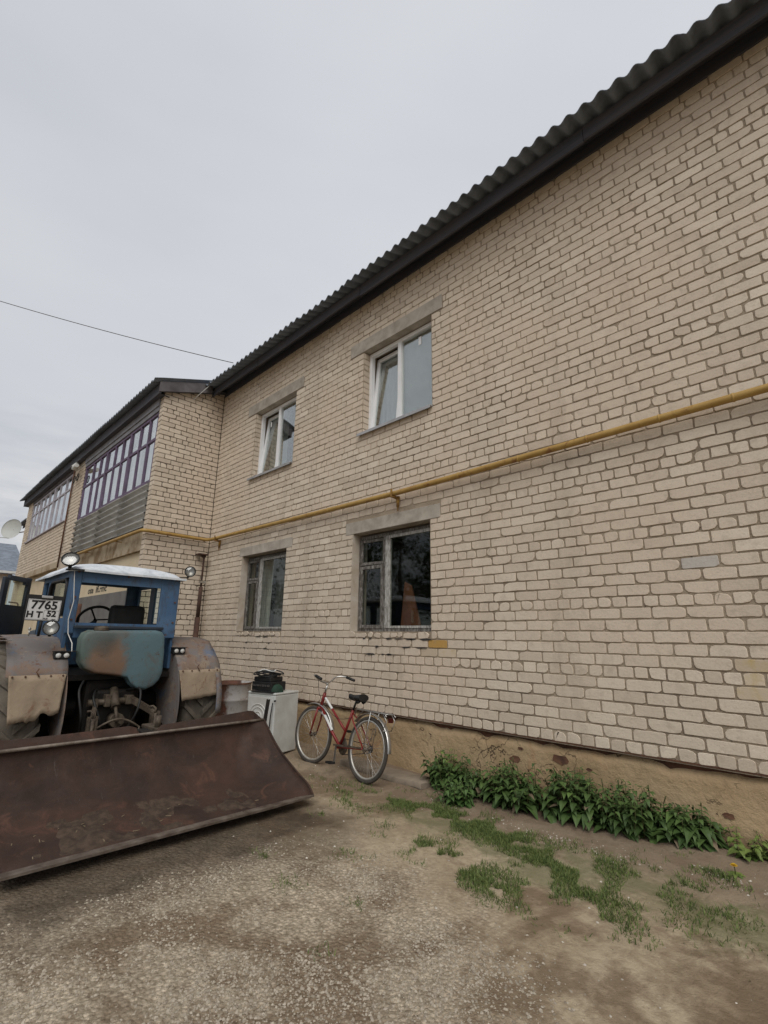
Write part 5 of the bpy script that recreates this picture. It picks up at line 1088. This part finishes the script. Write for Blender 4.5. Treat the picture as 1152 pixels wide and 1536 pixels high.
# ------------------------------------------------------------------ weeds: clumps of nettle, grass, stones
def leaf(m, base, d, up, L_, w, fold, tone):
    d = d.normalized(); s_ = d.cross(up).normalized(); n = s_.cross(d).normalized(); pts = []
    prof_ = [(0, 0), (.12, .34), (.30, .50), (.55, .40), (.78, .20), (1.0, 0)]
    vs = []; 
    for t, ww in prof_:
        dz = -fold * t * t * L_; c = base + d * (t * L_) + n * dz
        if ww == 0: vs.append(c)
        else: vs += [c - s_ * ww * w + n * (.22 * ww * w), c, c + s_ * ww * w + n * (.22 * ww * w)]
    fs = [(0, 2, 1), (0, 3, 2)]
    for i in range(3): b = 1 + 3 * i; fs += [(b, b + 1, b + 4, b + 3), (b + 1, b + 2, b + 5, b + 4)]
    fs += [(10, 11, 13), (11, 12, 13)]
    m.add(vs, fs, 0, tone)
def clump(name, label, cat, group, spots, h0, h1, mat=NETTLE, L0=.064, lvl=7):
    """spots: list of (x, y) stem feet"""
    cx_ = sum(p[0] for p in spots) / len(spots); cy2 = sum(p[1] for p in spots) / len(spots)
    L0 *= random.uniform(.82, 1.15); root = thing(name, (cx_, cy2, gz(cx_, cy2)), label, cat, group); m = MB(); st = MB(); dead = MB()
    for x, y in spots:
        h = random.uniform(h0, h1); z = gz(x, y) - .01; lx, ly = random.gauss(0, .07), random.gauss(-.03, .06); tip = Vector((x + lx, y + ly, z + h)); ft = Vector((x, y, z)); a0 = random.uniform(0, pi)
        st.tube([ft, ft.lerp(tip, .5) + Vector((lx * .2, ly * .2, 0)), tip], [.004, .003, .002], 5)
        if random.random() < .18 and name == 'nettle_clump':
            st.tube([tip, tip + Vector((lx * .3, ly * .3, random.uniform(.03, .08)))], [.003, .006], 5)
        for i in range(lvl):
            t = .22 + .78 * i / (lvl - 1); p = ft.lerp(tip, t); a = a0 + i * pi / 2 + random.gauss(0, .25); sz = L0 * (1.25 - .75 * t ** 2.2) * random.uniform(.6, 1.35)
            tn = min(1, max(0, .25 + .55 * t * random.random() + random.gauss(0, .12)))
            for q in (0, pi):
                d = Vector((cos(a + q), sin(a + q), random.uniform(-.15, .45))); 
                if p.y + d.y * sz > -.0 : d.y *= -.3
                leaf(dead if (t < .5 and random.random() < .06 and name == 'nettle_clump') else m, p + d * .008, d, Vector((0, 0, 1)), sz * 1.2, sz * .82, random.uniform(.35, .95), tn)
    st.build('stems', STEM, root); (dead.build('dead_leaves', TWIG, root) if dead.v else None); m.build('leaves', mat, root, tone=True); return root
random.seed(21)
def spots(x0, x1, y0, y1, n): 
    out_ = []
    for i in range(n):
        x = random.uniform(x0, x1); y = random.uniform(y0, y1) ; out_.append((x, y))
    return out_
NG = 'nettle clumps along the wall foot'
clump('nettle_clump', 'small dark nettle clump next to the end of the concrete plank', 'weed', NG, spots(.02, .34, -.26, -.06, 26), .18, .33)
clump('nettle_clump', 'low nettle clump filling the gap left of the broken plinth patches', 'weed', NG, spots(.36, .72, -.30, -.05, 30), .14, .27)
clump('nettle_clump', 'bushy nettle clump right below the two broken plinth patches', 'weed', NG, spots(.76, 1.22, -.34, -.05, 48), .18, .38)
clump('nettle_clump', 'tallest dense nettle clump in the middle of the weed row', 'weed', NG, spots(1.30, 1.78, -.32, -.05, 56), .20, .40)
clump('nettle_clump', 'dense nettle clump between the tallest one and the sloping end of the row', 'weed', NG, spots(1.78, 2.16, -.28, -.05, 48), .18, .35)
clump('nettle_clump', 'nettle clump tapering down at the right end of the weed row', 'weed', NG, spots(2.16, 2.52, -.22, -.04, 40), .10, .27)
clump('weed', 'low bushy green weed growing in front of the nettles on the soil', 'weed', None, spots(.40, .64, -.56, -.40, 26), .10, .20, leafmat('weed_leaf', (0.04, 0.085, 0.02), (0.085, 0.15, 0.04)), .042, 6)
clump('weed', 'yellow-green weed at the right picture edge against the plinth', 'weed', None, spots(2.66, 2.92, -.16, -.03, 16), .08, .17, NETTLE_Y, .04, 5)
clump('weed', 'pale yellow-green shoot poking above the first nettle clump', 'weed', None, spots(.06, .16, -.12, -.06, 4), .33, .40, NETTLE_Y, .045, 6)
# grass: (x, y, rx, ry, weight)
GP_ = [(.36, -.86, .4, .10, .8), (.85, -.74, .4, .10, .9), (1.28, -.84, .35, .12, .9), (1.68, -1.0, .35, .13, .9), (1.2, -1.5, .3, .1, .7), (1.85, -1.45, .3, .12, .7), (2.3, -.95, .3, .1, .4), (-.45, -.98, .35, .10, .25), (.10, -.86, .40, .12, .8), (.62, -.78, .42, .13, 1.1), (1.05, -.82, .35, .14, 1), (1.45, -.92, .40, .15, .9), (1.88, -1.12, .30, .18, 1), (2.12, -1.25, .28, .14, .7), (1.0, -1.42, .28, .12, .7), (1.35, -1.55, .35, .12, 1), (1.62, -1.60, .20, .10, .9), (2.05, -.78, .35, .10, .5), (2.42, -.74, .3, .08, .7), (2.62, -.5, .22, .08, .6), (2.95, -.45, .25, .08, .5), (2.26, -1.44, .14, .07, .4), (-.2, -1.2, .35, .12, .25), (-.16, -1.57, .12, .06, .2),
       (.27, -2.41, .10, .05, .12), (.7, -2.51, .10, .06, .12), (1.19, -2.35, .05, .04, .10), (1.36, -2.78, .05, .04, .08), (.62, -1.95, .2, .06, .12), (2.5, -1.2, .25, .15, .15), (2.75, -.95, .25, .12, .25), (-.9, -.85, .4, .15, .12)]
random.seed(31); m = MB()
for gx_, gy_, rx, ry, w in GP_:
    for i in range(int(3000 * w * (rx * ry / .05) ** .5)):
        a = random.uniform(0, 2 * pi); r = sqrt(random.random()) * random.uniform(.3, 2.9); x = gx_ + rx * r * cos(a); y = gy_ + ry * r * sin(a) - .12 * (x - gx_)
        if fbm(x, y, 3.6, 3, 12) < -.20 + .15 * r: continue
        z = gz(x, y); h = random.uniform(.006, .042) * random.uniform(.5, 1.1) * (1.25 if random.random() < .12 else 1); b = random.uniform(0, 2 * pi); w_ = .0028; dx, dy = cos(b) * w_, sin(b) * w_; lx, ly = random.gauss(0, .018), random.gauss(0, .018)
        m.add([(x - dx, y - dy, z - .003), (x + dx, y + dy, z - .003), (x + dx * .6 + lx * .5, y + dy * .6 + ly * .5, z + h * .65), (x - dx * .6 + lx * .5, y - dy * .6 + ly * .5, z + h * .65), (x + lx, y + ly, z + h * .9)], [(0, 1, 2, 3), (3, 2, 4)], 0, random.random())
struct(m.build('grass', GRASS, tone=True), 'stuff')
def stones(name, pts, mat, smin, smax, lab=None):
    m = MB()
    for x, y in pts:
        s_ = smin + (smax - smin) * random.random() ** 2.2; z = gz(x, y); rz = random.uniform(0, pi); q = [random.uniform(.6, 1.1) for _ in range(8)]
        vs = []
        for i in range(5): a = rz + 2 * pi * i / 5; vs.append((x + s_ * q[i] * cos(a), y + s_ * q[i] * sin(a), z + s_ * random.uniform(-.15, .2)))
        a = random.uniform(0, 6.28); vs += [(x + .3 * s_ * cos(a), y + .3 * s_ * sin(a), z + s_ * .65 * q[5]), (x - .35 * s_ * cos(a), y - .35 * s_ * sin(a), z + s_ * .6 * q[6])]
        a = atan2(vs[5][1] - y, vs[5][0] - x); fs = []
        for i in range(5):
            j = (i + 1) % 5; mid = rz + 2 * pi * (i + .5) / 5; k1 = 5 if cos(mid - a) > 0 else 6; fs.append((i, j, k1))
        ks = [5 if cos(rz + 2 * pi * (i + .5) / 5 - a) > 0 else 6 for i in range(5)]
        for i in range(5):
            if ks[i] != ks[(i + 1) % 5]: fs.append(((i + 1) % 5, ks[(i + 1) % 5], ks[i]))
        m.add(vs, fs, 0, random.random())
    return struct(m.build(name, mat, tone=True), 'stuff')
random.seed(41); pts = []
while len(pts) < 15000:
    x = random.uniform(-.5, 3.4); y = random.uniform(-4.2, -1.5)
    d = sstep(-1.6, -2.4, y + .5 * fbm(x, y, .9, 3, 2)); c = .5 + 1.3 * fbm(x, y, 1.6, 4, 6.6)
    d *= (1 - sstep(1.9, 2.6, x)) * sstep(-.05, .75, x + .35 * fbm(x, y, 1.3, 3, 4) + .25 * sstep(-3.6, -4.2, y))
    if random.random() < d * max(.04, min(1, c)): pts.append((x, y))
stones('gravel', pts, STONE, .003, .0115)
pts = []
for i in range(420):
    t = random.random(); x = .25 + 2.75 * t; y = -.56 - .12 * sin(t * 3) + random.gauss(0, .055) + .12 * t
    if fbm(x, y, 2.5, 2, 3) > -.25: pts.append((x, y))
for i in range(160): pts.append((random.uniform(-1.5, 3), random.uniform(-2.4, -.35)))
stones('stone_chips', pts, WSTONE, .003, .012)
# dandelion
DN = thing('dandelion', (2.71, -.42, gz(2.71, -.42)), 'single yellow dandelion flower in the thin grass near the weeds', 'flower'); z = gz(2.71, -.42)
m = MB(); m.tube([(2.71, -.42, z - .01), (2.712, -.425, z + .03), (2.71, -.43, z + .05)], .003, 5); m.build('stem', STEM, DN)
m = MB()
for rr, n_, hh in ((.021, 18, .05), (.016, 14, .056), (.010, 9, .06)):
    for i in range(n_):
        a = 2 * pi * i / n_ + rr * 90; c = Vector((2.71, -.43, z + hh)); d = Vector((cos(a), sin(a), .1)); s_ = Vector((-sin(a), cos(a), 0)) * .0032
        m.add([c - s_ * .5, c + s_ * .5, c + d * rr + s_, c + d * rr - s_], [(0, 1, 2, 3)])
m.build('bloom', YEL, DN)
m = MB()
for i in range(9):
    a = 2 * pi * i / 9; leaf(m, Vector((2.71, -.42, z)), Vector((cos(a), sin(a), .25)), Vector((0, 0, 1)), .07, .03, .4, random.random())
m.build('leaf_rosette', NETTLE_Y, DN, tone=True)
random.seed(77)
def tree(x, y, h, lab):
    root = thing('tree', (x, y, -.6), lab, 'tree', 'trees across the yard'); m = MB(); top_ = Vector((x + random.uniform(-.4, .4), y + random.uniform(-.4, .4), h - 1.2))
    m.tube([(x, y, -.7), (x + .05, y, h * .25), (x - .05, y + .05, h * .55), top_], [.2, .16, .10, .03], 8); br_ = []
    for i in range(16):
        t = random.uniform(.3, .92); a = random.uniform(0, 6.28); p = Vector((x, y, -.6 + (h - .6) * t)); l = (1 - t * .75) * h * .26; e_ = p + Vector((cos(a) * l, sin(a) * l, l * .55)); m.tube([p, p.lerp(e_, .5) + Vector((0, 0, -.1)), e_], [.05, .03, .012], 5); br_.append((p, e_))
    m.build('trunk', TRUNK, root); q = MB()
    for i in range(2600):
        p, e_ = random.choice(br_); c = p.lerp(e_, random.uniform(.35, 1.15)) + Vector((random.gauss(0, .42), random.gauss(0, .42), random.gauss(0, .45))); s_ = random.uniform(.06, .15); n = Vector((random.gauss(0, 1), random.gauss(0, 1), random.gauss(0, 1))).normalized(); u = n.orthogonal().normalized() * s_; v = n.cross(u)
        q.add([c - u, c - v * .6, c + u, c + v * .6], [(0, 1, 2, 3)], 0, random.random())
    q.build('crown', TREELEAF, root, tone=True)
TRUNK = simple('tree_bark', (0.11, 0.085, 0.06), (0.06, 0.045, 0.035), 9, 0.9); TREELEAF = leafmat('tree_leaf', (0.03, 0.05, 0.015), (0.075, 0.105, 0.03))
for x, y, h, lab in ((-14.5, -17.5, 9, 'broad leafy tree across the yard, mirrored in the dark lower window'), (-19.5, -20, 10.5, 'tallest leafy tree across the yard behind the mirrored broad one'), (-10.5, -14.5, 7.5, 'smaller leafy tree across the yard nearest the tractor side'), (-23, -14, 9.5, 'leafy tree across the yard, mirrored in the lower window by the rusty post'), (-17, -12.5, 7, 'low leafy tree across the yard in front of the other trees')): tree(x, y, h, lab)
print('BUILD OK', len(bpy.data.objects))
